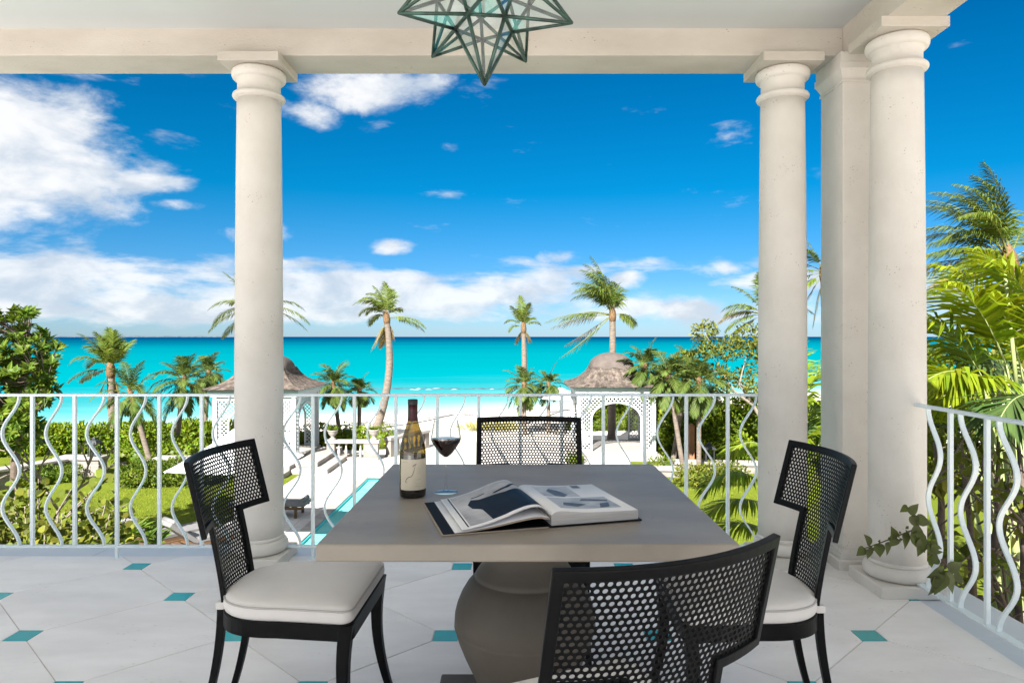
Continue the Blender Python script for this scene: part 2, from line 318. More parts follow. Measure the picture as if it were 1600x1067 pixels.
# ------------------------------------------------------------------ mesh helpers
class MB:
    def __init__(s):
        s.v = []; s.f = []; s.m = []; s.sm = []
    def vert(s, p): s.v.append(tuple(p)); return len(s.v) - 1
    def face(s, idx, mi=0, smooth=False): s.f.append(tuple(idx)); s.m.append(mi); s.sm.append(smooth)
    def poly(s, pts, mi=0, smooth=False):
        i = len(s.v); s.v += [tuple(p) for p in pts]; s.face(range(i, i + len(pts)), mi, smooth)
    def box(s, a, b, mi=0, mat=None):
        (x0, y0, z0), (x1, y1, z1) = a, b
        p = [(x0, y0, z0), (x1, y0, z0), (x1, y1, z0), (x0, y1, z0), (x0, y0, z1), (x1, y0, z1), (x1, y1, z1), (x0, y1, z1)]
        if mat: p = [tuple(mat @ Vector(q)) for q in p]
        i = len(s.v); s.v += p
        for f in ((0, 3, 2, 1), (4, 5, 6, 7), (0, 1, 5, 4), (1, 2, 6, 5), (2, 3, 7, 6), (3, 0, 4, 7)):
            s.face([i + k for k in f], mi)
        return s
    def rings(s, rings, close_u=True, cap0=True, cap1=True, mi=0, smooth=True):
        n = len(rings[0]); base = len(s.v)
        for r in rings: s.v += [tuple(p) for p in r]
        for k in range(len(rings) - 1):
            for j in range(n if close_u else n - 1):
                a = base + k * n + j; b = base + k * n + (j + 1) % n
                s.face((a, b, b + n, a + n), mi, smooth)
        if cap0: s.face([base + j for j in reversed(range(n))], mi)
        if cap1: s.face([base + (len(rings) - 1) * n + j for j in range(n)], mi)
        return s
    def lathe(s, prof, n=40, c=(0, 0, 0), mi=0, cap0=True, cap1=True, a0=0.0, a1=None):
        full = a1 is None
        rs = []
        for r, z in prof:
            rs.append([(c[0] + r * math.cos(a0 + ((2 * math.pi if full else a1 - a0) * j / (n if full else n - 1))),
                        c[1] + r * math.sin(a0 + ((2 * math.pi if full else a1 - a0) * j / (n if full else n - 1))), c[2] + z) for j in range(n)])
        return s.rings(rs, full, cap0 and full, cap1 and full, mi)
    def tube(s, pts, rad, n=8, mi=0, smooth=True, caps=True):
        pts = [Vector(p) for p in pts]
        if not isinstance(rad, (list, tuple)): rad = [rad] * len(pts)
        rs = []; ref = None
        for i, p in enumerate(pts):
            t = (pts[min(i + 1, len(pts) - 1)] - pts[max(i - 1, 0)]).normalized()
            if ref is None:
                ref = Vector((0, 0, 1)) if abs(t.z) < 0.9 else Vector((1, 0, 0))
            u = (ref - t * ref.dot(t)).normalized(); w = t.cross(u); ref = u
            rs.append([p + (u * math.cos(2 * math.pi * j / n) + w * math.sin(2 * math.pi * j / n)) * rad[i] for j in range(n)])
        return s.rings(rs, True, caps, caps, mi, smooth)
    def strap(s, pts, nrm, wid, thk, mi=0, closed=False):
        """flat bar swept along pts; nrm(i) the face normal; wid across, thk through"""
        pts = [Vector(p) for p in pts]; rs = []; n = len(pts)
        for i, p in enumerate(pts):
            if closed: a, b = pts[i - 1], pts[(i + 1) % n]
            else: a, b = pts[max(i - 1, 0)], pts[min(i + 1, n - 1)]
            d1 = (p - a).normalized() if (p - a).length > 1e-9 else (b - p).normalized()
            d2 = (b - p).normalized() if (b - p).length > 1e-9 else d1
            t = (d1 + d2).normalized()
            nn = Vector(nrm(i)); nn = (nn - t * nn.dot(t)).normalized()
            bb = t.cross(nn)
            k = 1.0 / max(0.45, t.dot(d1))
            w = wid * k / 2; h = thk / 2
            rs.append([p + bb * w + nn * h, p - bb * w + nn * h, p - bb * w - nn * h, p + bb * w - nn * h])
        if closed: rs.append(rs[0])
        return s.rings(rs, True, not closed, not closed, mi, False)
    def mesh(s, name, mats):
        me = bpy.data.meshes.new(name)
        me.from_pydata(s.v, [], s.f)
        for m in (mats if isinstance(mats, (list, tuple)) else [mats]): me.materials.append(M[m] if isinstance(m, str) else m)
        me.polygons.foreach_set('material_index', s.m)
        me.polygons.foreach_set('use_smooth', s.sm)
        me.update()
        return me
    def build(s, name, mats, parent=None, loc=None):
        return link(name, s.mesh(name, mats), parent, loc)

def link(name, data, parent=None, loc=None):
    o = bpy.data.objects.new(name, data); COL.objects.link(o)
    if parent is not None: o.parent = parent
    if loc is not None: o.location = loc
    return o
def tag(o, label=None, cat=None, group=None, kind=None):
    if label: o['label'] = label
    if cat: o['category'] = cat
    if group: o['group'] = group
    if kind: o['kind'] = kind
    return o
def thing(name, label, cat, loc=(0, 0, 0), rz=0.0, group=None):
    o = link(name, None, None, loc); o.rotation_euler = (0, 0, rz)
    o.empty_display_size = 0.2
    return tag(o, label, cat, group)
def copy_tree(o, parent=None):
    c = o.copy(); COL.objects.link(c); c.parent = parent
    for ch in list(o.children): copy_tree(ch, c)
    return c
def bevel(o, w=0.004, seg=2):
    b = o.modifiers.new('bevel', 'BEVEL'); b.width = w; b.segments = seg; b.limit_method = 'ANGLE'; b.angle_limit = R(35)
    return o
def P(u, v, Y):            # photo pixel at depth Y -> point
    return Vector(((u - U0) * Y / FPX, Y, HC - (v - V0) * Y / FPX))
def GP(u, v, z):           # photo pixel on the level z -> point
    return P(u, v, (HC - z) * FPX / (v - V0))

GZ = -3.46                 # garden level (terrace floor is 0)
SEA = -5.96

# ------------------------------------------------------------------ terrace floor
def build_floor():
    mb = MB()
    mb.box((-9.0, -13.0, -0.35), (1.905, 3.866, -0.004))
    fl = tag(mb.build('terrace_floor', 'grout'), kind='structure')
    # clipped-corner marble tiles on the diagonal with small turquoise squares between them
    sx, sy = 0.4395, 0.4265
    X0, Y0 = -2.097, 2.788
    hs = 0.0515; hy = 0.051
    g = 0.0012
    xmax, ymax, xmin, ymin = 1.9035, 3.8645, -4.6, -1.3
    def clip(poly):
        for ax, lim, sgn in ((0, xmax, 1), (1, ymax, 1), (0, xmin, -1), (1, ymin, -1)):
            out = []
            for i in range(len(poly)):
                a, b = poly[i], poly[(i + 1) % len(poly)]
                ia, ib = sgn * (lim - a[ax]) >= 0, sgn * (lim - b[ax]) >= 0
                if ia: out.append(a)
                if ia != ib:
                    t = (lim - a[ax]) / (b[ax] - a[ax])
                    out.append((a[0] + (b[0] - a[0]) * t, a[1] + (b[1] - a[1]) * t))
            poly = out
            if len(poly) < 3: return None
        return poly
    def slab(poly, name, mat, top, seed):
        n = len(poly)
        cx = sum(p[0] for p in poly) / n; cy = sum(p[1] for p in poly) / n
        mb = MB(); b = 0.0016
        def ring(z, k): return [(p[0] - cx + (-(p[0] - cx)) * k, p[1] - cy + (-(p[1] - cy)) * k, z) for p in poly]
        mb.rings([ring(-0.02, 0), ring(top - b, 0), ring(top, 0.004)], True, False, True, 0, False)
        return mb.build(name, mat, fl, (cx, cy, 0))
    for i in range(-9, 14):
        for j in range(-12, 6):
            if (i + j) % 2: continue
            dx, dy = X0 + i * sx + hs, Y0 + j * sy + hy          # centre of a turquoise square
            if xmin < dx < xmax + .1 and ymin < dy < ymax + .1:
                q = clip([(dx - hs + g, dy - hy + g), (dx + hs - g, dy - hy + g), (dx + hs - g, dy + hy - g), (dx - hs + g, dy + hy - g)])
                if q: slab(q, 'inset_tile', 'turq', rnd.uniform(-0.0006, 0.0003), 0)
            cx, cy = dx + sx, dy                                   # tile between four squares
            t = []
            for ex, ey in ((1, 0), (0, 1), (-1, 0), (0, -1)):
                vx, vy = cx + ex * sx, cy + ey * sy
                if ex:  t += [(vx - ex * (hs + g), vy - ex * (hy - g) ), (vx - ex * (hs + g), vy + ex * (hy - g))]
                else:   t += [(vx + ey * (hs - g), vy - ey * (hy + g)), (vx - ey * (hs - g), vy - ey * (hy + g))]
            # shrink for the joint
            t = [(cx + (p[0] - cx) * 0.9975, cy + (p[1] - cy) * 0.9975) for p in t]
            q = clip(t)
            if q: slab(q, 'floor_tile', 'tile', rnd.uniform(-0.0005, 0.0005), 0)
    # unseen open deck behind and beside: plain marble added to bounce sunlight inside
    mb = MB(); mb.box((-8.99, -12.99, -0.02), (1.9, -1.304, 0.0)); mb.build('bounce_deck', 'tile', fl)
    mb = MB(); mb.box((-8.99, -1.30, -0.02), (-4.604, 3.86, 0.0)); mb.build('bounce_deck', 'tile', fl)
    # stone border under and beyond the railings
    y = -13.0; k = 0
    x = -9.0
    while x < 2.2:
        x1 = min(x + 1.1, 2.21)
        mb = MB(); mb.box((x + .002, 3.870, -0.35), (x1 - .002, 4.06, -0.006 - .0006 * (k % 2))); bevel(mb.build('border_slab', 'border', fl), .003); x = x1; k += 1
    y = -13.0
    while y < 3.86:
        y1 = min(y + 1.13, 3.866)
        mb = MB(); mb.box((1.909, y + .002, -0.35), (2.21, y1 - .002, -0.006 - .0006 * (k % 2))); bevel(mb.build('border_slab', 'border', fl), .003); y = y1; k += 1
    # storey wall below the terrace
    mb = MB(); mb.box((-8.9, -12.9, GZ - 0.1), (2.08, 3.94, -0.352))
    tag(mb.build('lower_storey', 'gaz_white'), 'white rendered lower storey carrying the terrace', 'wall')
build_floor()

# ------------------------------------------------------------------ ceiling, roof, beams
BZ0, BZ1 = 2.754, 2.899
mb = MB(); mb.box((-4.5, -4.3, BZ1), (1.95, 3.80, BZ1 + 0.06))
tag(mb.build('ceiling', 'ceiling'), kind='structure')
mb = MB()
e = [(-4.7, -4.5), (2.35, -4.5), (2.35, 4.22), (-4.7, 4.22)]  # back and left edges, like the ceiling's, cut short to admit sunlight
zz = 3.16
rb = [(x, y, zz) for x, y in e]; rt = [(x, y, zz + 0.18) for x, y in e]
ridge = [(-2.4, 1.2, 5.2), (-0.6, 1.2, 5.2)]
i = len(mb.v); mb.v += rb + rt + ridge
mb.face((i, i + 3, i + 2, i + 1))
for a, b in ((0, 1), (1, 2), (2, 3), (3, 0)): mb.face((i + a, i + b, i + 4 + b, i + 4 + a))
mb.face((i + 4, i + 5, i + 9, i + 8)); mb.face((i + 5, i + 6, i + 9)); mb.face((i + 6, i + 7, i + 8, i + 9)); mb.face((i + 7, i + 4, i + 8))
tag(mb.build('porch_roof', 'roof'), 'unseen hipped tiled roof over the terrace, cut short to let sun in', 'roof')
# beams
fb = thing('stone_beam', 'long coral stone beam over the front columns', 'beam', (0, 3.8115, BZ0))
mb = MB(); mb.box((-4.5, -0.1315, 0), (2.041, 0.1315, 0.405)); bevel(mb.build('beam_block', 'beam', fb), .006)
sb = thing('stone_beam', 'stone beam running over the open side above the twin column', 'beam', (1.9015, 0, BZ0 + 0.0005))
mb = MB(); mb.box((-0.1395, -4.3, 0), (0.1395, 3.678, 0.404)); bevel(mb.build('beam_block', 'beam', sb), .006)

# ------------------------------------------------------------------ columns
def column(x, y, label):
    t = thing('stone_column', label, 'column', (x, y, 0))
    mb = MB(); h = 0.163; mb.box((-h, -h, -0.004), (h, h, 0.056)); bevel(mb.build('plinth', 'stone', t), .007, 3)
    pr = [(0.12, 0.056)]
    for k in range(13):
        a = -math.pi / 2 + math.pi * k / 12
        pr.append((0.128 + 0.027 * math.cos(a), 0.092 + 0.035 * math.sin(a)))
    pr += [(0.134, 0.128), (0.134, 0.139), (0.1285, 0.146)]
    MB().lathe(pr, 56).build('base_torus', 'stone', t)
    sh = []
    for k in range(25):
        q = k / 24; z = 0.14 + q * (2.545 - 0.14)
        r = 0.1285 - 0.0125 * max(0, (q - 0.28) / 0.72) ** 1.6
        sh.append((r, z))
    MB().lathe(sh, 56).build('shaft', 'stone', t)
    ca = [(0.113, 2.535)]
    for k in range(11):
        a = -math.pi / 2 + math.pi * k / 10
        ca.append((0.119 + 0.020 * math.cos(a), 2.560 + 0.017 * math.sin(a)))
    ca += [(0.120, 2.579), (0.1135, 2.584), (0.1135, 2.635), (0.119, 2.640), (0.119, 2.648)]
    for k in range(9):
        a = -math.pi / 2 + math.pi * k / 8
        ca.append((0.1235 + 0.0185 * math.cos(a) + 0.003 * k / 8, 2.677 + 0.028 * math.sin(a)))
    ca += [(0.12, 2.7065)]
    MB().lathe(ca, 56).build('capital', 'stone', t)
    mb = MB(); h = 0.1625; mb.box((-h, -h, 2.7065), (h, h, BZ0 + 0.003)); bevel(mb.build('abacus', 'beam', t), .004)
    return t
column(-1.42, 3.787, 'lone round stone column behind the chair near the wine bottle')
column(1.482, 3.787, 'round stone column in front row beside the square corner pier')
column(1.894, 3.389, 'round stone column with vine leaves at its foot and side railing')
pier = thing('corner_pier', 'square stone pier between the two round columns of the corner', 'pier', (1.882, 3.782, 0))
mb = MB(); mb.box((-.165, -.165, -0.005), (.165, .165, .055)); bevel(mb.build('plinth', 'stone', pier), .007, 3)
mb = MB()
for a, b, z0, z1 in ((.15, .148, .055, .085), (.143, .136, .085, .105), (.132, .130, .105, 2.60), (.137, .137, 2.60, 2.615)):
    mb.rings([[(-a, -a, z0), (a, -a, z0), (a, a, z0), (-a, a, z0)], [(-b, -b, z1), (b, -b, z1), (b, b, z1), (-b, b, z1)]], smooth=False)
bevel(mb.build('shaft', 'stone', pier), .003)
mb = MB(); pr = [(.131, 2.615), (.136, 2.63), (.148, 2.655), (.156, 2.668), (.156, 2.70), (.150, 2.704), (.150, BZ0 + .002)]
mb.rings([[(-r, -r, z), (r, -r, z), (r, r, z), (-r, r, z)] for r, z in pr], smooth=False); mb.build('capital', 'stone', pier)

# ------------------------------------------------------------------ railings
def railing(label, loc, rz, x0, x1, straights, waves, feet):
    """railing along local x; straights / waves: x positions"""
    t = thing('iron_railing', label, 'railing', loc, rz)
    mb = MB(); mb.box((x0, -.019, .906), (x1, .019, .920)); bevel(mb.build('top_rail', 'rail', t), .003)
    mb = MB(); mb.box((x0, -.017, .060), (x1, .017, .070)); bevel(mb.build('bottom_rail', 'rail', t), .002)
    mb = MB(); mb.box((-.0087, -.0087, .0705), (.0087, .0087, .9055)); ms = mb.mesh('straight_bar', 'rail')
    mb = MB(); pts = []
    for k in range(49):
        q = k / 48
        z = .9055 - q * (.9055 - .0705)
        edge = min(1.0, q / .03, (1 - q) / .03)
        pts.append((0.047 * math.cos(4 * math.pi * q) * (1.0 + 0.0 * edge), 0, z))
    mb.strap(pts, lambda i: (0, 1, 0), .0075, .021); mw = mb.mesh('wavy_bar', 'rail')
    for x in straights: link('straight_bar', ms, t, (x, 0, 0))
    for x in waves:
        o = link('wavy_bar', mw, t, (x + rnd.uniform(-.003, .003), 0, 0)); o.scale = (rnd.uniform(.90, 1.06), 1, 1)
    mb = MB(); mb.box((-.008, -.008, -0.006), (.008, .008, .0598)); mb.box((-.02, -.02, -.0062), (.02, .02, .001)); mf = mb.mesh('foot', 'rail')
    for x in feet: link('foot', mf, t, (x, 0, 0))
    return t
RY = 3.835
def fx(u): return (u - U0) * RY / FPX
sp = 66.1
ls = [50.8 + sp * k for k in range(-4, 5)]
railing('white iron railing with wavy bars on the open run past the lone column', (0, RY, 0), 0, -3.95, -1.42 - .12, [fx(u) for u in ls],
        [fx(u - sp / 2 - 0.5) for u in ls[1:]] + [fx(ls[-1] + sp / 2 - 3)], [fx(183), fx(-82)])
rs_ = [489 + 64.8 * k for k in range(11)]
railing('white iron railing with wavy bars between two columns, behind the table', (0, RY, 0), 0, -1.42 + .12, 1.482 - .12, [fx(u) for u in rs_],
        [fx(u + 32.4) for u in rs_] + [fx(489 - 32.4)], [fx(489), fx(683), fx(942)])
ys = [3.02 - .235 * k for k in range(12)]
railing('white iron side railing leaving the column with vine leaves', (1.925, 0, 0), R(90), 0.2, 3.389 - .11, [y for y in ys], [y + .1175 for y in ys] , [2.55, 1.6, .6])

# ------------------------------------------------------------------ table
tb = thing('dining_table', 'square grey concrete table with bulbous pedestal', 'table', (0.03, 2.122, 0))
mb = MB(); mb.box((-.502, -.509, .707), (.502, .509, .75)); bevel(mb.build('table_top', 'concrete', tb), .006, 3)
pr = [(0.0, .052), (.128, .052), (.134, .075), (.128, .10), (.138, .15), (.158, .20), (.186, .26), (.206, .31), (.2165, .345), (.2185, .3505), (.2145, .354), (.218, .359),
      (.2165, .388), (.210, .415), (.197, .447), (.178, .478), (.159, .4985), (.1540, .5005), (.156, .504), (.149, .515), (.128, .545), (.120, .575), (.126, .60), (.134, .65), (.150, .69), (.152, .7065)]
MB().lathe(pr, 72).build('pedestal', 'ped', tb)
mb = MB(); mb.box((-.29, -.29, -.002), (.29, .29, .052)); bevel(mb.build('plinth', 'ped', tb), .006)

# ------------------------------------------------------------------ perforated chairs
CH_S, CH_Z0, CH_Z1, CH_Z2, CH_W = 0.2235, 0.40, 0.6645, 0.867, 0.10
def ch_y(s, z):
    if z < CH_Z1: y0 = -.232 - .046 * max(0, (z - .40) / (CH_Z1 - .40)) ** 1.3
    else: y0 = -.278 - .050 * (z - CH_Z1) / (CH_Z2 - CH_Z1)
    return y0 + .050 * (s / .222) ** 2
def ch_p(s, z, off=0.0):
    n = ch_n(s, z)
    return Vector((s, ch_y(s, z), z)) + n * off
def ch_n(s, z):
    e = 1e-3
    du = Vector((2 * e, ch_y(s + e, z) - ch_y(s - e, z), 0)); dv = Vector((0, ch_y(s, z + e) - ch_y(s, z - e), 2 * e))
    return dv.cross(du).normalized()
def seat_outline(inset=0.0, n=40):
    pts = []
    fw, sw = .222 - inset, .205 - inset
    yf, yb = .205 - inset, -.238 + inset
    c = .03
    for k in range(5):
        a = math.pi / 2 * k / 4
        pts.append((fw - c + c * math.cos(a), yf - c + c * math.sin(a)))
    for k in range(5):
        a = math.pi / 2 + math.pi / 2 * k / 4
        pts.append((-fw + c + c * math.cos(a), yf - c + c * math.sin(a)))
    y0 = -.02
    for k in range(n + 1):
        a = math.pi + math.pi * k / n
        ca, sa = math.cos(a), math.sin(a)
        ex = 0.72
        pts.append((sw * math.copysign(abs(ca) ** ex, ca), y0 + (y0 - yb) * math.copysign(abs(sa) ** ex, sa)))
    return pts
def make_chair():
    t = thing('metal_chair', '', 'chair')
    # frame of the back: T outline
    out = []
    def seg(a, b, n):
        for k in range(n): out.append((a[0] + (b[0] - a[0]) * k / n, a[1] + (b[1] - a[1]) * k / n))
    S, W = CH_S, CH_W
    seg((-W, CH_Z0), (-W, CH_Z1), 7); seg((-W, CH_Z1), (-S, CH_Z1), 6); seg((-S, CH_Z1), (-S, CH_Z2), 6); seg((-S, CH_Z2), (S, CH_Z2), 18)
    seg((S, CH_Z2), (S, CH_Z1), 6); seg((S, CH_Z1), (W, CH_Z1), 6); seg((W, CH_Z1), (W, CH_Z0), 7); out.append((W, CH_Z0))
    mb = MB(); mb.strap([ch_p(s, z) for s, z in out], lambda i: ch_n(*out[i]), .021, .015)
    bevel(mb.build('back_frame', 'iron', t), .0025)
    # perforated sheet: hexagonal cells with round holes
    px = .0133; py = px * math.sqrt(3) / 2; hr = .0046; th = .0011
    def inside(s, z):
        m = -.002
        return (abs(s) < S - m - .004 and CH_Z1 - .002 < z < CH_Z2 - .003) or (abs(s) < W - .001 and CH_Z0 + .01 < z < CH_Z1 + .012)
    mb = MB(); cache = {}
    def V(s, z, off):
        k = (round(s, 5), round(z, 5), off)
        if k not in cache: cache[k] = mb.vert(ch_p(s, z, off))
        return cache[k]
    NH = 10
    row = 0; z = CH_Z0 + .012
    while z < CH_Z2:
        s = -S + (px / 2 if row % 2 else 0)
        while s < S:
            if inside(s, z):
                hexa = [(s + px / math.sqrt(3) * math.sin(math.pi / 3 * k), z + px / math.sqrt(3) * math.cos(math.pi / 3 * k)) for k in range(6)]
                mids = []
                for k in range(6):
                    mids.append(hexa[k])
                for off in (th, -th):
                    o = [V(*h, off) for h in hexa]
                    hl = [mb.vert(ch_p(s + hr * math.sin(math.pi / 6 * k), z + hr * math.cos(math.pi / 6 * k), off)) for k in range(12)]
                    for k in range(6):
                        a, b = o[k], o[(k + 1) % 6]
                        h0, h1, h2 = hl[2 * k], hl[2 * k + 1], hl[(2 * k + 2) % 12]
                        fs = [(a, h0, h1), (a, h1, b), (b, h1, h2)]
                        for f in fs: mb.face(f if off < 0 else tuple(reversed(f)))
                    if off > 0: hf = hl
                for k in range(12):
                    mb.face((hf[k], hf[(k + 1) % 12], hl[(k + 1) % 12], hl[k]))
            s += px
        z += py; row += 1
    mb.build('perforated_back', 'iron', t)
    # rear legs: sabre, continuing the splat uprights
    for sg in (-1, 1):
        mb = MB(); pts = []; n = 14
        for k in range(n + 1):
            q = k / n; z = .41 * (1 - q)
            pts.append((sg * (W + .012 * q), -.231 - .005 * q - .075 * q ** 2.0, z))
        rs = []
        for k, p in enumerate(pts):
            w = .0105 - .0015 * k / n; d = .0125 - .003 * k / n
            rs.append([(p[0] - w, p[1] - d, p[2]), (p[0] + w, p[1] - d, p[2]), (p[0] + w, p[1] + d, p[2]), (p[0] - w, p[1] + d, p[2])])
        mb.rings(list(reversed(rs)), smooth=False); bevel(mb.build('leg', 'iron', t), .002)
    for sg in (-1, 1):
        mb = MB(); rs = []; n = 14
        for k in range(n + 1):
            q = k / n; z = .405 * (1 - q)
            w = .020 - .008 * q; x = sg * (.203 + .012 * q * q); y = .186 - .028 * math.sin(q * math.pi) * .6 + .035 * q * q
            rs.append([(x - w, y - w, z), (x + w, y - w, z), (x + w, y + w, z), (x - w, y + w, z)])
        mb.rings(list(reversed(rs)), smooth=False); bevel(mb.build('leg', 'iron', t), .003)
    # seat ring and pan
    ol = seat_outline(); oi = seat_outline(.016); n = len(ol)
    mb = MB()
    mb.rings([[(*p, .362) for p in ol], [(*p, .408) for p in ol], [(*p, .408) for p in oi], [(*p, .362) for p in oi], [(*p, .362) for p in ol]], True, False, False, 0, False)
    bevel(mb.build('seat_ring', 'iron', t), .002)
    op = seat_outline(.017); mb = MB(); mb.rings([[(*p, .396) for p in op], [(*p, .4005) for p in op]], smooth=False); mb.build('seat_pan', 'iron', t)
    # cushion
    mb = MB(); rs = []
    for z, ins in ((.4035, .024), (.407, .010), (.414, .003), (.426, .000), (.439, .0015), (.447, .005)):
        rs.append([(*p, z) for p in seat_outline(ins)])
    mb.rings(rs, True, True, False)
    rs = []
    for z, ins in ((.447, .005), (.453, .010), (.459, .022), (.464, .045), (.4685, .085), (.471, .13), (.472, .18)):
        rs.append([(p[0], p[1], z + .0030 * noise.noise(Vector((p[0] * 7, p[1] * 7, z))) + .0012 * noise.noise(Vector((p[0] * 22, p[1] * 22, z)))) for p in seat_outline(ins)])
    mb.rings(rs, True, False, True)
    cu = mb.build('seat_cushion', 'cushion', t)
    mb = MB(); pts = [(*p, .4465) for p in seat_outline(.0035)]; pts.append(pts[0]); mb.tube(pts, .0033, 6, caps=False); mb.build('piping', 'pipe', cu)
    for sg in (-1, 1):
        mb = MB(); y = -.233; mb.box((sg * W - .0122, y - .0145, .405), (sg * W + .0122, y + .0145, .428)); bevel(mb.build('tie_strap', 'cushion', cu), .003)
    return t
ch0 = make_chair()
CH_SPOTS = [  # origin x, y, heading of the chair's front (degrees from +y, counter-clockwise), label
    (-.667, 2.193, -92.1, 'black perforated metal chair whose back is to the lone column'),
    (.691, 2.176, 89.4, 'black perforated metal chair whose back is to the corner pier'),
    (.062, 2.792, 180, 'black perforated metal chair tucked in with its back to the railing'),
    (.157, 1.413, 24.25, 'black perforated metal chair turned askew on the open book side of the table')]
for k, (x, y, a, lb) in enumerate(CH_SPOTS):
    c = ch0 if k == 0 else copy_tree(ch0)
    c.location = (x, y, 0); c.rotation_euler = (0, 0, R(a))
    tag(c, lb, 'chair', 'metal chairs round the table')

# ------------------------------------------------------------------ wine bottle
TZ = .7505
bt = thing('wine_bottle', 'amber glass wine bottle with cream label and dark red foil', 'bottle', (-.315, 2.10, TZ))
body = [(.012, .006), (.030, .001), (.0375, .001), (.0402, .005), (.0405, .02), (.0405, .122), (.040, .140), (.0375, .158), (.033, .176), (.0270, .196), (.0210, .214), (.0165, .230), (.0146, .244), (.0140, .262), (.0140, .285), (.0133, .287)]
MB().lathe(body, 56, cap1=False).build('glass_body', 'bottle', bt)
MB().lathe([(0.0, .004), (.036, .004), (.0388, .008), (.0390, .02), (.0390, .1275), (0.0, .1275)], 48, cap0=False, cap1=False).build('wine', 'wine_dark', bt)
fo = MB().lathe([(.0166, .2315), (.0152, .244), (.0147, .262), (.0147, .281), (.0152, .2815)], 40, cap0=False, cap1=False).build('foil_capsule', 'foil', bt)
MB().lathe([(.0153, .2815), (.0153, .2955), (.0145, .297), (0.0, .297)], 40, cap0=False, cap1=False).build('foil_top', 'foil_top', fo)
r = .04085
a0, a1 = R(-90 - 52), R(-90 + 92)
lb = MB().lathe([(r, .026), (r, .119)], 48, a0=a0, a1=a1).build('paper_label', 'label', bt)
def on_label(pts, w, nm='script_stroke'):       # strokes printed on the label: (angle deg from the front, height)
    mb = MB(); rr = r + .0002
    q = [Vector((rr * math.cos(R(-90 + a)), rr * math.sin(R(-90 + a)), z)) for a, z in pts]
    for k in range(len(q) - 1):
        d = (q[k + 1] - q[k]).normalized(); n = Vector((q[k].x, q[k].y, 0)).normalized(); s = d.cross(n)
        w0 = w[k] if isinstance(w, list) else w; w1 = w[k + 1] if isinstance(w, list) else w
        mb.poly([q[k] - s * w0, q[k + 1] - s * w1, q[k + 1] + s * w1, q[k] + s * w0])
    mb.build(nm, 'ink', lb)
J = [(-16, .052), (-20, .049), (-23, .052), (-18, .060), (-8, .066), (2, .068), (10, .078), (16, .092), (20, .103), (24, .106), (20, .104), (12, .101), (8, .097)]
cv = []
for k in range(len(J) - 1):
    for q in range(6): 
        t_ = q / 6; p0, p1, p2, p3 = J[max(k - 1, 0)], J[k], J[k + 1], J[min(k + 2, len(J) - 1)]
        cv.append(tuple(0.5 * (2 * p1[i] + (p2[i] - p0[i]) * t_ + (2 * p0[i] - 5 * p1[i] + 4 * p2[i] - p3[i]) * t_ ** 2 + (3 * p1[i] - p0[i] - 3 * p2[i] + p3[i]) * t_ ** 3) for i in (0, 1)))
on_label(cv, [.0004 + .0007 * abs(math.sin(k * .07)) for k in range(len(cv))])
for z, b0, b1 in ((.110, -38, -14), (.0905, 26, 44), (.0845, 26, 47), (.078, 24, 42), (.058, 22, 44), (.046, 20, 45), (.038, 18, 40)):
    a = b0
    while a < b1:
        w = rnd.uniform(1.5, 4); on = [(a + k, z + rnd.uniform(-.0006, .0006)) for k in (0, w / 2, w)]
        on_label(on, .00035, 'small_print'); a += w + 1.6

# ------------------------------------------------------------------ wine glass
wg = thing('wine_glass', 'stemmed glass half full of red wine', 'glass', (-.218, 2.15, TZ))
o_ = [(0.0, .0035), (.012, .0045), (.0045, .012), (.0032, .03), (.0030, .070), (.0034, .098), (.0060, .108), (.0180, .120), (.0335, .141), (.0445, .158), (.0478, .1665), (.0472, .176), (.0425, .205), (.0382, .2265)]
i_ = [(.0373, .2265), (.0416, .205), (.0463, .176), (.0468, .1668), (.0435, .1585), (.0325, .1418), (.0170, .1212), (.0050, .1110), (0.0, .1100)]
MB().lathe(o_, 64, cap0=False, cap1=False).build('bowl_and_stem', 'wglass', wg)
MB().lathe([(.0382, .2265), (.0386, .2270), (.0380, .2276), (.0374, .2270), (.0376, .2265)], 48, cap0=False, cap1=False).build('rim', 'wglass', wg)
MB().lathe(i_, 48, cap0=False, cap1=False).build('bowl_lining', 'wglass', wg)
MB().lathe([(0, .0005), (.037, .0005), (.0385, .0015), (.037, .0025), (.012, .0046), (0, .0046)], 48, cap0=False, cap1=False).build('foot', 'wglass', wg)
MB().lathe([(0, .1112), (.0048, .1120), (.0168, .1218), (.0322, .1424), (.0431, .1588), (.0462, .1668), (.0461, .1690), (0, .1684)], 48, cap0=False, cap1=False).build('red_wine', 'wine', wg)

# ------------------------------------------------------------------ open book
bk = thing('open_book', 'large picture book lying open with a black and white photograph', 'book', (.092, 1.752, TZ), R(15.5))
BH = .335
def rz(a): 
    t_ = [(0, .030), (.012, .0385), (.03, .0395), (.06, .036), (.10, .0320), (.16, .0300), (.245, .0285)]
    return interp(t_, a)
def lz(a):   # a >= 0 is the distance to the left of the spine
    t_ = [(0, .030), (.010, .0455), (.028, .0560), (.05, .0570), (.08, .0500), (.12, .0360), (.16, .0235), (.20, .0150), (.232, .0112)]
    return interp(t_, a)
def interp(t_, a):
    for k in range(len(t_) - 1):
        if a <= t_[k + 1][0]:
            q = (a - t_[k][0]) / (t_[k + 1][0] - t_[k][0]); q = max(0, min(1, q))
            p0, p1, p2, p3 = t_[max(k - 1, 0)][1], t_[k][1], t_[k + 1][1], t_[min(k + 2, len(t_) - 1)][1]
            return 0.5 * (2 * p1 + (p2 - p0) * q + (2 * p0 - 5 * p1 + 4 * p2 - p3) * q * q + (3 * p1 - p0 - 3 * p2 + p3) * q ** 3)
    return t_[-1][1]
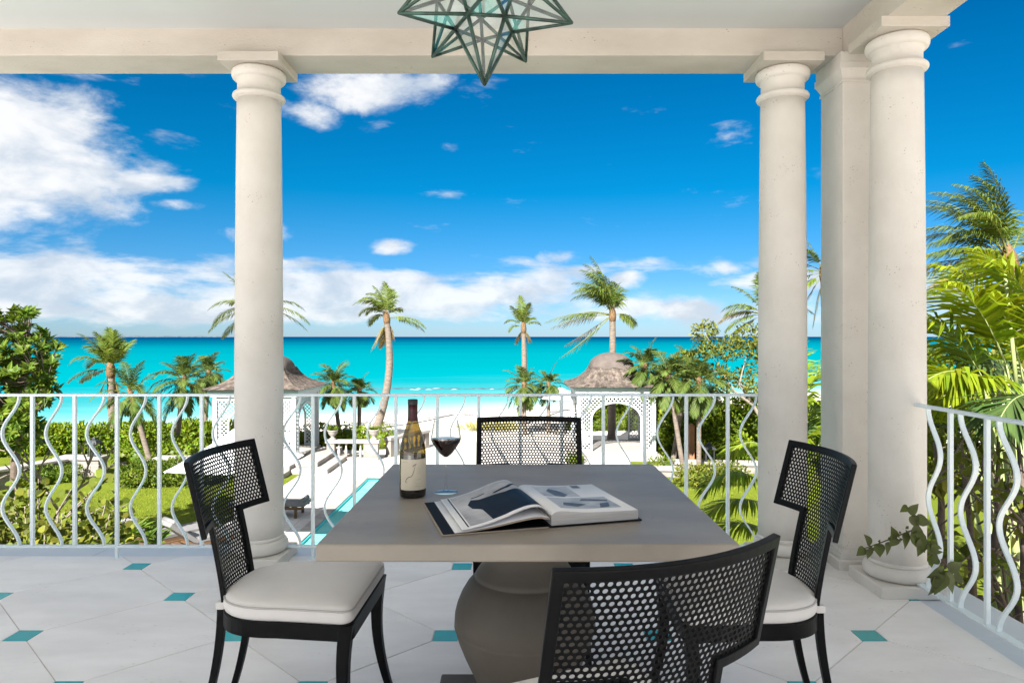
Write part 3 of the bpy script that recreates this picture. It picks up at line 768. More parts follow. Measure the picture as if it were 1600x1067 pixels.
def strip_block(xs, top, bot, y0, y1, mats, name, parent):
    mb = MB(); n = len(xs); i = len(mb.v)
    for x in xs: mb.v += [(x, y0, bot(x)), (x, y0, top(x)), (x, y1, top(x)), (x, y1, bot(x))]
    for k in range(n - 1):
        a = 4 * k; b = a + 4
        mb.face((a, b, b + 1, a + 1), 1); mb.face((a + 1, b + 1, b + 2, a + 2), 0, True); mb.face((a + 2, b + 2, b + 3, a + 3), 1); mb.face((a + 3, b + 3, b, a), 1)
    mb.face((0, 1, 2, 3), 1); e_ = 4 * (n - 1); mb.face((e_ + 3, e_ + 2, e_ + 1, e_), 1)
    return mb.build(name, mats, parent)
xr = [.002 + .243 * k / 30 for k in range(31)]
rp = strip_block(xr, rz, lambda x: .0045, 0.002, BH - .004, ['paper', 'pageedge'], 'page_block', bk)
xl = [-.232 + .230 * k / 34 for k in range(35)]
lp = strip_block(xl, lambda x: lz(-x), lambda x: lz(-x) - .0022 - .010 * max(0, 1 - (-x) / .10) ** 2 * 0, 0.002, BH - .004, ['paper', 'pageedge'], 'lifted_pages', bk)
xl2 = [-.250 + .247 * k / 24 for k in range(25)]
strip_block(xl2, lambda x: .0046 + max(0, interp([(0, .020), (.03, .026), (.08, .0215), (.14, .0120), (.20, .0045), (.25, .0005)], -x)), lambda x: .0036 + max(0, interp([(0, .016), (.03, .022), (.08, .0175), (.14, .0085), (.20, .0022), (.25, .0)], -x)), 0.001, BH - .002, ['paper', 'cover'], 'lower_pages', bk)
mb = MB(); mb.box((-.008, -.003, .0005), (.254, BH + .003, .0042)); bevel(mb.build('back_cover', 'endpaper', bk), .001)
cv_ = MB(); cv_.box((-.283, -.003, 0), (-.004, BH + .003, .0032)); co = bevel(cv_.build('front_cover', 'cover', bk), .001)
mb = MB(); mb.box((-.279, 0.0, .0032), (-.006, BH, .0040)); mb.build('endpaper', 'endpaper', co)
def print_on(surf, poly, mat, name, parent, lift=.0004, n=26):
    """flat print lying on the curved page: polygon in page coordinates, cut into thin strips along the page"""
    xs = [p[0] for p in poly]; x0, x1 = min(xs), max(xs); mb = MB()
    def yr(x):
        ys = []
        for k in range(len(poly)):
            a, b = poly[k], poly[(k + 1) % len(poly)]
            if abs(a[0] - b[0]) < 1e-9: continue
            q = (x - a[0]) / (b[0] - a[0])
            if 0 <= q <= 1: ys.append(a[1] + (b[1] - a[1]) * q)
        return (min(ys), max(ys)) if ys else None
    pts = [x0 + 1e-6 + (x1 - x0 - 2e-6) * k / n for k in range(n + 1)]
    for k in range(n):
        A, B = yr(pts[k]), yr(pts[k + 1])
        if A and B:
            za, zb = surf(pts[k]) + lift, surf(pts[k + 1]) + lift
            mb.poly([(pts[k], A[0], za), (pts[k + 1], B[0], zb), (pts[k + 1], B[1], zb), (pts[k], A[1], za)], 0, True)
    mb.build(name, mat, parent)
LS = lambda x: lz(-x)
print_on(LS, [(-.206, .020), (-.012, .020), (-.012, .318), (-.206, .318)], 'photo_grey', 'printed_photograph', lp, .0003, 34)
print_on(LS, [(-.214, .016), (-.2105, .016), (-.2105, .322), (-.214, .322)], 'photo_dark', 'printed_rule', lp, .0005, 3)
print_on(LS, [(-.150, .020), (-.135, .075), (-.155, .135), (-.175, .165), (-.176, .205), (-.160, .245), (-.140, .222), (-.110, .216), (-.070, .200), (-.03, .215), (-.013, .185), (-.013, .020)], 'photo_dark', 'printed_figure', lp, .0006, 40)
print_on(LS, [(-.100, .232), (-.055, .252), (-.014, .300), (-.014, .285), (-.05, .236), (-.095, .222)], 'photo_dark', 'printed_arm', lp, .0006, 20)
print_on(LS, [(-.155, .262), (-.140, .258), (-.118, .262), (-.115, .256), (-.140, .250), (-.158, .255)], 'photo_dark', 'printed_cloth', lp, .0006, 12)
RS = rz
print_on(RS, [(.040, .180), (.150, .180), (.150, .310), (.040, .310)], 'photo_pale', 'printed_photograph', rp, .0003, 14)
print_on(RS, [(.075, .190), (.100, .178), (.120, .205), (.105, .260), (.085, .285), (.068, .250)], 'photo_slate', 'printed_shape', rp, .0006, 14)
print_on(RS, [(.165, .285), (.190, .285), (.190, .318), (.165, .318)], 'photo_slate', 'printed_shape', rp, .0006, 4)
print_on(RS, [(.040, .040), (.215, .040), (.215, .165), (.040, .165)], 'photo_pale', 'printed_photograph', rp, .0003, 14)
print_on(RS, [(.060, .075), (.095, .060), (.13, .085), (.10, .105), (.072, .110)], 'photo_slate', 'printed_shape', rp, .0006, 12)
print_on(RS, [(.125, .125), (.205, .110), (.210, .128), (.14, .150)], 'photo_slate', 'printed_shape', rp, .0006, 12)
print_on(RS, [(.155, .045), (.185, .052), (.200, .098), (.172, .092)], 'photo_slate', 'printed_shape', rp, .0006, 10)

# ------------------------------------------------------------------ star lantern (12 spikes of glass held in metal cames)
def star_lantern():
    Yc = 2.12; Rt = .1436 * Yc
    c = Vector(((757 - U0) * Yc / FPX, Yc, HC + .3683 * Yc + Rt))
    t = thing('star_lantern', 'hanging star lantern of clear glass in green verdigris metal', 'lantern', c)
    rot = R(7)
    tips = [Vector((0, 0, -1)), Vector((0, 0, 1))]
    h = 1 / math.sqrt(5); q = 2 / math.sqrt(5)
    for k in range(5):
        a = -math.pi / 2 + 2 * math.pi * k / 5 + rot
        tips.append(Vector((q * math.cos(a), q * math.sin(a), -h)))
        a += math.pi / 5
        tips.append(Vector((q * math.cos(a), q * math.sin(a), h)))
    dv = []      # dodecahedron vertices: one for each triple of neighbouring tips
    for i in range(12):
        for j in range(i + 1, 12):
            for k in range(j + 1, 12):
                if tips[i].dot(tips[j]) > .3 and tips[j].dot(tips[k]) > .3 and tips[i].dot(tips[k]) > .3:
                    dv.append((frozenset((i, j, k)), (tips[i] + tips[j] + tips[k]).normalized()))



    rd = 0.51
    fr = MB(); seen = set()
    joint = MB()
    for i in range(12):
        vs = [(s, d) for s, d in dv if i in s]
        n = tips[i]; e1 = n.orthogonal().normalized(); e2 = n.cross(e1)
        vs.sort(key=lambda x: math.atan2(x[1].dot(e2), x[1].dot(e1)))
        T = n * Rt
        for k in range(5):
            A = vs[k][1] * rd * Rt; B = vs[(k + 1) % 5][1] * rd * Rt
            mb = MB(); nn = (A - T).cross(B - T).normalized()
            if nn.dot(A + B + T) < 0: nn = -nn
            cen = (A + B + T) / 3
            pts = [cen + (p - cen) * .985 for p in (A, B, T)]
            o_ = nn * .0009
            mb.rings([[p - o_ for p in pts], [p + o_ for p in pts]], smooth=False)
            mb.build('glass_pane', 'pane', t)
            fr.tube([A, A + (T - A) * .5, T], [.0062, .0058, .0050], 6)
            key = frozenset((vs[k][0], vs[(k + 1) % 5][0]))
            if key not in seen:
                seen.add(key); fr.tube([A, B], .0060, 6)
        fr.tube([T * .965, T * 1.012], [.0075, .0025], 6)
    for s, d in dv: fr.lathe([(0, -.008), (.006, -.006), (.0085, 0), (.006, .006), (0, .008)], 8, tuple(d * rd * Rt), cap0=False, cap1=False)
    fr.build('metal_frame', 'verdigris', t)
    top = BZ1 - c.z
    mb = MB(); mb.tube([(0, 0, Rt), (0, 0, top - .02)], .005, 8); mb.build('hanging_rod', 'verdigris', t)
    mb = MB(); mb.lathe([(.0, top - .03), (.03, top - .028), (.055, top - .012), (.06, top), (0, top)], 24, cap0=False, cap1=False); mb.build('ceiling_rose', 'verdigris', t)
star_lantern()

# ------------------------------------------------------------------ sea, beach, garden ground
SH_A = Vector((-34.8, 52.6)); SH_N = Vector((-.422, .906))
def shore_s(x, y): return (x - SH_A.x) * SH_N.x + (y - SH_A.y) * SH_N.y
def ground_z(x, y):
    s = shore_s(x, y) + 2.0 * noise.noise(Vector((x * .05, y * .05, 1.3)))
    if s <= -26: return GZ - .06
    q = min(1.25, (s + 26) / 26)
    q = q * q * (3 - 2 * q) if q < 1 else 1 + (q - 1) * 2.0
    return GZ - .06 + (SEA - GZ + .06) * q
def build_ground():
    mb = MB(); xs = [-6000, -1500, -400, -150, -90] + [-70 + 2 * k for k in range(71)] + [90, 150, 400, 1500, 6000]
    ys = [-4000, -600, -60, 0, 12, 20, 26] + [28 + 1.6 * k for k in range(62)] + [150, 260, 600]
    for y in ys:
        for x in xs: 
            z = ground_z(x, y) if abs(x) < 1000 and y < 280 else (GZ - .06 if shore_s(x, y) < 0 else SEA - 4)
            if abs(x) < 75 and 27 < y < 130: z += .07 * noise.noise(Vector((x * .35, y * .35, 0)))
            mb.v.append((x, y, z))
    n = len(xs)
    for j in range(len(ys) - 1):
        for i in range(n - 1): mb.face((j * n + i, j * n + i + 1, (j + 1) * n + i + 1, (j + 1) * n + i), 0, True)
    tag(mb.build('sand_beach', 'sand'), kind='structure')
    # lawn sheets left and right of the pool terrace (the pool is a gap between them)
    def sheet(name, rects, z, mat):
        mb = MB()
        for x0, y0, x1, y1 in rects:
            nx, ny = max(1, int((x1 - x0) / 1.5)), max(1, int((y1 - y0) / 1.5)); b = len(mb.v)
            for j in range(ny + 1):
                for i in range(nx + 1):
                    x, y = x0 + (x1 - x0) * i / nx, y0 + (y1 - y0) * j / ny
                    mb.v.append((x, y, z))
            for j in range(ny):
                for i in range(nx): mb.face((b + j * (nx + 1) + i, b + j * (nx + 1) + i + 1, b + (j + 1) * (nx + 1) + i + 1, b + (j + 1) * (nx + 1) + i))
        tag(mb.build(name, mat), kind='structure')
    sheet('lawn', [(-45, 3.0, -7.3, 27.5), (4.3, 3.0, 45, 27.5)], GZ, 'lawn')
PX0, PX1, PY0, PY1 = -4.99, -.55, 9.0, 22.7
def build_patio():
    pv = tag(link('pool_patio', None), kind='structure')
    mb = MB()
    z = GZ - .05
    for a, b, c, d in ((-7.3, 3.9, PX0 - .001, 30.5), (PX1 + .001, 3.9, 4.3, 30.5), (PX0, PY1 + .001, PX1, 30.5), (PX0, 3.9, PX1, PY0 - .001)):
        mb.box((a, b, GZ - 1.8), (c, d, GZ + .008))
    base = mb.build('paving_bed', 'paving_b', pv)
    # slabs, each its own piece where they show
    sl = []
    for k in range(3):
        m_ = MB(); w = .594; m_.box((-w / 2, -w / 2, .008), (w / 2, w / 2, .020)); sl.append(m_.mesh('paving_slab', 'paving' if k != 1 else 'paving_b'))
    for i in range(20):
        for j in range(40):
            x = -7.0 + .6 * i; y = 14.3 + .6 * j
            if PX0 - .62 < x < PX1 + .62 and PY0 - .62 < y < PY1 + .62: continue
            if y > 30.2 or x > -2.2: continue
            o = link('paving_slab', sl[rnd.choice((0, 0, 2, 1))], pv, (x, y, GZ + rnd.uniform(-.002, .002)))
    # pool
    po = thing('swimming_pool', 'narrow turquoise swimming pool in the white paving', 'pool', ((PX0 + PX1) / 2, (PY0 + PY1) / 2, GZ))
    hx, hy = (PX1 - PX0) / 2 - .004, (PY1 - PY0) / 2 - .004
    mb = MB()
    for a, b in (((-hx, -hy, -1.45), (hx, hy, -1.35)), ((-hx, -hy, -1.35), (-hx + .12, hy, .0)), ((hx - .12, -hy, -1.35), (hx, hy, -.03)), ((-hx + .12, -hy, -1.35), (hx - .12, -hy + .12, -.03)), ((-hx + .12, hy - .12, -1.35), (hx - .12, hy, -.03))):
        mb.box(a, b)
    mb.build('basin', 'pooltile', po)
    m_ = bpy.data.materials.new('pool_water'); m_.use_nodes = True
    nt = m_.node_tree; nt.nodes.clear(); N = nt.nodes.new; L = nt.links.new
    t = N('ShaderNodeBsdfTransparent'); t.inputs[0].default_value = (.50, .96, .98, 1)
    g = N('ShaderNodeBsdfGlossy'); g.inputs['Roughness'].default_value = .03
    f = N('ShaderNodeFresnel'); f.inputs[0].default_value = 1.15
    nz = N('ShaderNodeTexNoise'); nz.inputs['Scale'].default_value = 2.2; nz.inputs['Detail'].default_value = 3
    tc = N('ShaderNodeTexCoord'); L(tc.outputs['Object'], nz.inputs['Vector'])
    bp = N('ShaderNodeBump'); bp.inputs['Strength'].default_value = .25; bp.inputs['Distance'].default_value = .08; L(nz.outputs[0], bp.inputs['Height'])
    L(bp.outputs[0], g.inputs['Normal']); L(bp.outputs[0], f.inputs['Normal'])
    ms = N('ShaderNodeMixShader'); L(f.outputs[0], ms.inputs[0]); L(t.outputs[0], ms.inputs[1]); L(g.outputs[0], ms.inputs[2])
    o = N('ShaderNodeOutputMaterial'); L(ms.outputs[0], o.inputs[0])
    mb = MB(); mb.poly([(-hx + .12, -hy + .12, -.012), (hx - .12, -hy + .12, -.012), (hx - .12, hy - .12, -.012), (-hx + .12, hy - .12, -.012)]); mb.build('water', m_, po)
    for a, b in (((-hx - .22, -hy - .22, .021), (-hx + .10, hy + .22, .030)), ((hx - .10, -hy - .22, .021), (hx + .22, hy + .22, .030)), ((-hx + .102, hy - .10, .021), (hx - .102, hy + .22, .030)), ((-hx + .102, -hy - .22, .021), (hx - .102, -hy + .1, .030))):
        mb = MB(); mb.box(a, b); bevel(mb.build('coping', 'coping', po), .01)
def sea_material():
    m = bpy.data.materials.new('turquoise_sea'); m.use_nodes = True
    nt = m.node_tree; N = nt.nodes.new; L = nt.links.new
    b = nt.nodes['Principled BSDF']
    tc = N('ShaderNodeTexCoord'); sx = N('ShaderNodeSeparateXYZ'); L(tc.outputs['Object'], sx.inputs[0])
    def mth(op, a, c=None, d=None):
        n = N('ShaderNodeMath'); n.operation = op
        for i, x in enumerate((a, c, d)):
            if x is None: continue
            if isinstance(x, (int, float)): n.inputs[i].default_value = x
            else: L(x, n.inputs[i])
        return n.outputs[0]
    s = mth('ADD', mth('MULTIPLY', mth('SUBTRACT', sx.outputs[0], SH_A.x), SH_N.x), mth('MULTIPLY', mth('SUBTRACT', sx.outputs[1], SH_A.y), SH_N.y))
    # water depth follows the distance from the shore, with sand bars and weed patches
    mp = N('ShaderNodeMapping'); L(tc.outputs['Object'], mp.inputs[0]); mp.inputs['Scale'].default_value = (.0016, .013, 1); mp.inputs['Rotation'].default_value = (0, 0, R(-8))
    nz = N('ShaderNodeTexNoise'); nz.inputs['Scale'].default_value = 1.0; nz.inputs['Detail'].default_value = 5; L(mp.outputs[0], nz.inputs['Vector'])
    mp2 = N('ShaderNodeMapping'); L(tc.outputs['Object'], mp2.inputs[0]); mp2.inputs['Scale'].default_value = (.035, .11, 1); mp2.inputs['Rotation'].default_value = (0, 0, R(-20))
    nz2 = N('ShaderNodeTexNoise'); nz2.inputs['Scale'].default_value = 1.0; nz2.inputs['Detail'].default_value = 5; L(mp2.outputs[0], nz2.inputs['Vector'])
    lg = mth('LOGARITHM', mth('ADD', mth('MAXIMUM', s, -4.0), 10.0), 10.0)
    lg = mth('ADD', lg, mth('MULTIPLY', mth('SUBTRACT', nz.outputs[0], .5), .42))
    lg = mth('ADD', lg, mth('MULTIPLY', mth('SUBTRACT', nz2.outputs[0], .5), .26))
    mr = N('ShaderNodeMapRange'); L(lg, mr.inputs[0]); mr.inputs[1].default_value = .85; mr.inputs[2].default_value = 3.75
    rp = N('ShaderNodeValToRGB'); L(mr.outputs[0], rp.inputs[0]); cr = rp.color_ramp
    def pos(d): return (math.log10(d + 10) - .85) / 2.9
    cr.elements[0].position = pos(-2); cr.elements[0].color = (.36, .40, .36, 1)
    cr.elements[1].position = pos(5600); cr.elements[1].color = (.0, .024, .075, 1)
    for dd, c in ((2, (.24, .36, .34)), (8, (.10, .30, .31)), (22, (.03, .195, .213)), (50, (.0, .166, .195)), (160, (.0, .147, .176)), (420, (.0, .110, .148)), (900, (.0, .062, .108)), (2400, (.0, .030, .074))):
        e = cr.elements.new(pos(dd)); e.color = (*c, 1)
    L(rp.outputs[0], b.inputs['Base Color'])
    b.inputs['Roughness'].default_value = .35
    b.inputs['Specular IOR Level'].default_value = .0
    w = N('ShaderNodeTexNoise'); w.inputs['Scale'].default_value = .9; w.inputs['Detail'].default_value = 6
    mp3 = N('ShaderNodeMapping'); L(tc.outputs['Object'], mp3.inputs[0]); mp3.inputs['Scale'].default_value = (.5, 1.4, 1); L(mp3.outputs[0], w.inputs['Vector'])
    bp = N('ShaderNodeBump'); bp.inputs['Strength'].default_value = .5; bp.inputs['Distance'].default_value = .25; L(w.outputs[0], bp.inputs['Height']); L(bp.outputs[0], b.inputs['Normal'])
    return m
M['sea'] = sea_material()
build_ground(); build_patio()
mb = MB(); B = 42000
mb.poly([(-B, 30, SEA), (B, 30, SEA), (B, B, SEA), (-B, B, SEA)])
tag(mb.build('sea', 'sea'), kind='structure')
# far shore on the horizon
mb = MB(); D = 9000.0; prev = None; pts = []
for k in range(90):
    u = 80 + 300 * k / 89
    x = (u - U0) * D / FPX
    h = 5 + 14 * max(0, noise.noise(Vector((k * .33, 2.1, 0)))) + 6 * math.sin(math.pi * k / 89)
    pts.append((x, h))
mb.rings([[(x, D, SEA - 2), (x, D, SEA + h), (x, D + 160, SEA + h * .8), (x, D + 160, SEA - 2)] for x, h in pts], smooth=False)
tag(mb.build('far_shore', 'far_land'), kind='structure')
# reef bar with a line of small breakers
mb = MB(); fo = MB()
for k in range(70):
    u = 560 + 420 * (k / 70) + rnd.uniform(-3, 3)
    p = GP(u, 607.5 + rnd.uniform(-1.2, 1.2) + (u - 770) * .004, SEA)
    r = rnd.uniform(.4, .9)
    rr = [[(p.x + r * s * math.cos(a) * 1.6, p.y + r * s * math.sin(a), SEA - .26 + h) for a in [2 * math.pi * j / 8 for j in range(8)]] for s, h in ((1, 0), (.95 * rnd.uniform(.9, 1.1), .2), (.5, .32 * rnd.uniform(.8, 1.1)))]
    mb.rings(rr, cap0=False)
    if rnd.random() < (.30 if 625 < u < 770 else .06):
        q = p + Vector((rnd.uniform(-.5, .5), -1.6 - rnd.uniform(0, .8), 0)); L_ = rnd.uniform(.5, 1.6)
        fo.rings([[(q.x + L_ * (t - .5), q.y + y_, SEA + .01 + h * math.sin(math.pi * t)) for y_, h in ((-.2, .01), (0, .13), (.2, .01))] for t in [0, .2, .4, .6, .8, 1]], False, False, False)
tag(mb.build('reef_rocks', 'reef'), 'low dark line of reef rocks in shallow water off the beach', 'reef', kind='stuff')
tag(fo.build('breaking_foam', 'foam'), 'white foam breaking along the reef line', 'foam', kind='stuff')

# ------------------------------------------------------------------ plants
def frond(mb, p0, d0, L, droop=1.0, wind=Vector((0, 0, 0)), n=16, ll=.5, lw=.04, hang=.5, fwd=.75, mi=0, mr=1, lean=None, both=True, tipk=.25, curl=0.0, pairs=None):
    """one feather frond: a curved stalk with a blade-shaped leaflet on either side of every node"""
    p = Vector(p0); d = Vector(d0).normalized(); st = L / n
    pts = [p.copy()]; ds = [d.copy()]
    for k in range(n):
        q = (k + 1) / n
        d = (d + (Vector((0, 0, -1)) * droop * (.25 + 1.1 * q) + wind * q * .8) * (2.3 / n)).normalized()
        p = p + d * st; pts.append(p.copy()); ds.append(d.copy())
    mb.tube(pts, [max(.004, L * .0085 * (1 - .85 * k / n)) for k in range(n + 1)], 4, mr)
    N_ = pairs or int(n * 2.6)
    for k in range(N_):
        q = .20 + .80 * (k + .5) / N_
        f = q * n; i = min(n - 1, int(f)); w = f - i
        b = pts[i].lerp(pts[i + 1], w); t = ds[i].lerp(ds[i + 1], w).normalized()
        up = Vector((0, 0, 1)); s = t.cross(up)
        if s.length < .15: s = t.cross(Vector((.3, 1, .2)))
        s.normalize(); un = s.cross(t).normalized()
        prof = math.sin(math.pi * min(1, .12 + .62 * q + .0)) if q < .6 else (math.sin(math.pi * (.12 + .62 * .6)) * (1 - (q - .6) / .4 * (1 - tipk)))
        for sg in (-1, 1):
            l = ll * prof * rnd.uniform(.85, 1.12)
            dirn = (s * sg * (1 - .35 * q) + t * fwd * (.6 + q) + un * rnd.uniform(.0, .30) + wind * .35 + Vector((0, 0, -1)) * hang * rnd.uniform(.3, .8)).normalized()
            d2 = (dirn + Vector((0, 0, -1)) * hang * rnd.uniform(.5, 1.3) + wind * .3).normalized()
            wv = dirn.cross(un if abs(dirn.dot(un)) < .9 else s).normalized() * lw * .5 * (1 - .4 * q)
            m1 = b + dirn * l * .5; tip = m1 + d2 * l * .5
            j = len(mb.v)
            mb.v += [tuple(b - wv * .5), tuple(b + wv * .5), tuple(m1 + wv), tuple(m1 - wv), tuple(tip)]
            mb.face((j, j + 1, j + 2, j + 3), mi); mb.face((j + 3, j + 2, j + 4), mi)
    return mb

def trunk_path(base, top, bend, n=14):
    base, top, bend = Vector(base), Vector(top), Vector(bend)
    return [base.lerp(top, q) + bend * math.sin(math.pi * q) for q in [k / n for k in range(n + 1)]]

def palm(name, label, base, top, fronds, r0=.15, r1=.09, bend=(0, 0, 0), ll=.55, lw=.045, mats=('frond', 'rachis'), dry=(), n=16, hang=.5, group=None, wind=(0, 0, 0), fibre=True, pairs=None, fwd=.75):
    """fronds: (angle in degrees in the x-z plane as seen from the terrace, depth component, length, droop)"""
    base, top = Vector(base), Vector(top)
    t = thing(name, label, 'palm tree', base, 0, group)
    pts = [p - base for p in trunk_path(base, top, bend, 22)]
    rad = []
    for k in range(len(pts)):
        q = k / (len(pts) - 1); rad.append((r0 * (1.25 if q < .04 else 1) * (1 - q) + r1 * q) * (1 + .05 * (k % 2)))
    mb = MB(); mb.tube(pts, rad, 10); mb.build('trunk', 'trunk', t)
    tp = top - base
    if fibre:
        mb = MB(); d = (pts[-1] - pts[-3]).normalized()
        mb.tube([tp - d * .35, tp - d * .1, tp + d * .15, tp + d * .4], [r1 * 1.02, r1 * 1.35, r1 * 1.15, r1 * .4], 9); mb.build('crown_shaft', 'fibre', t)
    for k, (a, dep, L, dr) in enumerate(fronds):
        d = Vector((math.cos(R(a)), dep, math.sin(R(a)))).normalized()
        m_ = ('frond_dry', 'rachis') if k in dry else mats
        mb = MB(); frond(mb, tp + d * r1 * .8, d, L, dr, Vector(wind), n, ll, lw, hang * (1.3 if k in dry else 1), fwd, pairs=pairs)
        mb.build('dry_frond' if k in dry else 'frond', list(m_), t)
    return t

def ring_fronds(n, L, e0=70, e1=-20, droop=1.0, seed=1, jl=.2):
    """evenly spread crown for the short palms"""
    r = random.Random(seed); out = []
    for k in range(n):
        az = 2.399 * k + r.uniform(-.3, .3); q = k / max(1, n - 1)
        el = R(e0 + (e1 - e0) * q)
        x, y, z = math.cos(az) * math.cos(el), math.sin(az) * math.cos(el), math.sin(el)
        m = math.hypot(x, z) or 1e-3
        out.append((math.degrees(math.atan2(z, x)), y / m, L * r.uniform(1 - jl, 1 + jl), droop * r.uniform(.7, 1.3)))
    return out

def leaf(mb, p, d, n, l, w, mi=0, fold=.25):
    """pointed leaf: two halves folded along the midrib"""
    d = d.normalized(); s = d.cross(n)
    if s.length < 1e-3: s = d.orthogonal()
    s = s.normalized() * w * .5; nn = s.cross(d).normalized() * w * fold
    j = len(mb.v)
    m = p + d * l * .45; t = p + d * l - nn * .4
    mb.v += [tuple(p), tuple(m + s + nn), tuple(t), tuple(m - s + nn), tuple(m)]
    mb.face((j, j + 1, j + 2, j + 4), mi); mb.face((j, j + 4, j + 2, j + 3), mi)
def ovate_leaf(mb, p, d, n, l, w, mi=0, fold=.18, curl=.2):
    """heart-based pointed leaf with a midrib fold and a drooping tip"""
    d = d.normalized(); s = d.cross(n); s = (s if s.length > 1e-3 else d.orthogonal()).normalized(); nn = s.cross(d).normalized()
    prof = [(0, .0), (-.04, .28), (.10, .46), (.30, .50), (.52, .40), (.74, .22), (.90, .08), (1.0, .0)]
    j = len(mb.v); cen = []
    for a, b in prof:
        c = p + d * l * a - nn * curl * l * max(0, a) ** 2
        mb.v += [tuple(c + s * w * b + nn * w * b * fold), tuple(c), tuple(c - s * w * b + nn * w * b * fold)]
    for k in range(len(prof) - 1):
        a = j + 3 * k; mb.face((a, a + 3, a + 4, a + 1), mi, True); mb.face((a + 1, a + 4, a + 5, a + 2), mi, True)
def round_leaf(mb, p, d, n, l, mi=0):
    d = d.normalized(); s = d.cross(n); s = (s if s.length > 1e-3 else d.orthogonal()).normalized()
    c = p + d * l * .5; j = len(mb.v); k_ = 8; nn = s.cross(d).normalized()
    mb.v += [tuple(c + (d * math.cos(2 * math.pi * k / k_) + s * math.sin(2 * math.pi * k / k_)) * l * .5 + nn * l * .08 * math.cos(4 * math.pi * k / k_)) for k in range(k_)]
    mb.face(range(j, j + k_), mi)
def rdir(r=rnd):
    while True:
        v = Vector((r.uniform(-1, 1), r.uniform(-1, 1), r.uniform(-1, 1)))
        if .05 < v.length < 1: return v.normalized()
def clump(mb, c, rad, n, l, w, up=.3, shell=.55, r=rnd, rnd_leaf=False):
    c = Vector(c)
    for _ in range(n):
        d = rdir(r); q = shell + (1 - shell) * r.random() ** .6
        p = c + Vector((d.x * rad[0], d.y * rad[1], d.z * rad[2])) * q
        o = (d * .8 + rdir(r) * .9 + Vector((0, 0, up))).normalized()
        nn = (d + rdir(r) * .7 + Vector((0, 0, .4))).normalized()
        s = r.uniform(.7, 1.25)
        if rnd_leaf: round_leaf(mb, p, o, nn, l * s)
        else: leaf(mb, p, o, nn, l * s, w * s)
def rosette(mb, p, axis, n, l, w, r=rnd):
    a = axis.normalized(); e1 = a.orthogonal().normalized(); e2 = a.cross(e1)
    for k in range(n):
        th = 2.4 * k; d = (e1 * math.cos(th) + e2 * math.sin(th)) + a * r.uniform(.2, 1.1)
        leaf(mb, p + a * r.uniform(-.05, .05), d, a, l * r.uniform(.75, 1.15), w)

# ------------------------------------------------------------------ tall coconut palms
def gtop(u, v, D): return P(u, v, D)
def gbase(u, D): return Vector(((u - U0) * D / FPX, D, GZ - .1))
W_ = (-.55, 0, 0)
palm('coconut_palm', 'slender coconut palm with a curved trunk rising behind the balustrade urns', gbase(588, 35), gtop(604, 497, 35),
     [(104, .2, 2.0, .95), (118, -.2, 2.0, 1.05), (110, -.4, 1.9, .9), (128, .3, 1.9, 1.15), (98, 0, 1.7, .55), (84, -.2, 1.75, .25), (78, .3, 1.5, .35), (64, .6, 1.3, .9), (122, .5, 1.8, 1.1), (112, .1, 1.7, .8),
      (10, -.25, 2.2, .50), (2, .25, 2.0, .45), (-110, -.2, 1.7, .15), (-100, .3, 1.5, .15), (-75, .3, .9, .2), (140, .7, 1.5, 1.3)],
     .22, .14, (.38, 0, 0), .62, .055, dry=(12, 13, 14), wind=(-.35, 0, 0), hang=.7)
palm('coconut_palm', 'thin young coconut palm with a small upright crown on a straight pale trunk', gbase(817, 37), gtop(818, 512, 37),
     [(95, .2, 1.7, .15), (110, -.3, 1.4, .5), (130, .3, 1.2, .9), (80, -.2, 1.3, .4), (65, .5, 1.1, .8), (100, .6, 1.4, .4), (45, .2, 1.0, .9), (150, -.4, .9, 1.1), (-120, .2, .8, .3), (-60, -.2, .7, .3)],
     .17, .12, (.06, 0, 0), .50, .05, dry=(8, 9))
palm('coconut_palm', 'tall windblown coconut palm rising straight behind the gazebo by the tall hedge', gbase(955, 30.6), gtop(957, 492, 30.6),
     [(99, 0, 2.7, .02), (104, -.2, 2.6, .60), (110, .2, 2.5, .75), (100, .3, 2.4, .45), (114, -.3, 2.4, .85), (95, -.25, 2.1, .35), (118, .3, 2.3, .95), (88, .3, 1.7, .2), (106, .5, 2.4, .65), (80, -.2, 1.4, .35), (108, -.4, 2.3, .7), (102, .0, 2.6, .35), (116, .0, 2.2, .9),
      (172, -.15, 3.0, .35), (180, .2, 2.7, .32), (166, .35, 2.4, .5), (222, -.1, 2.9, .12), (215, .3, 2.4, .12), (12, .2, 1.2, .7), (0, -.25, 1.0, .6), (70, .4, 1.3, .6)],
     .19, .125, (.03, 0, 0), .74, .05, hang=.85, dry=(14, 17), wind=(-.55, 0, 0))
palm('coconut_palm', 'coconut palm with long arching fronds on either side above the gazebo with steps', gbase(402, 29), gtop(402, 482, 29),
     [(150, -.2, 2.0, .75), (168, .2, 2.3, .75), (185, -.1, 2.2, .55), (205, .3, 2.1, .3), (118, .2, 1.8, .3), (80, .1, 1.6, .5), (60, -.3, 1.6, .7), (30, .2, 2.0, .75), (10, -.1, 2.4, .62), (-5, .3, 2.2, .5), (125, -.1, 1.9, .2), (140, .5, 1.9, .7), (-60, .2, 1.4, .2)],
     .19, .12, (.1, 0, 0), .60, .05)
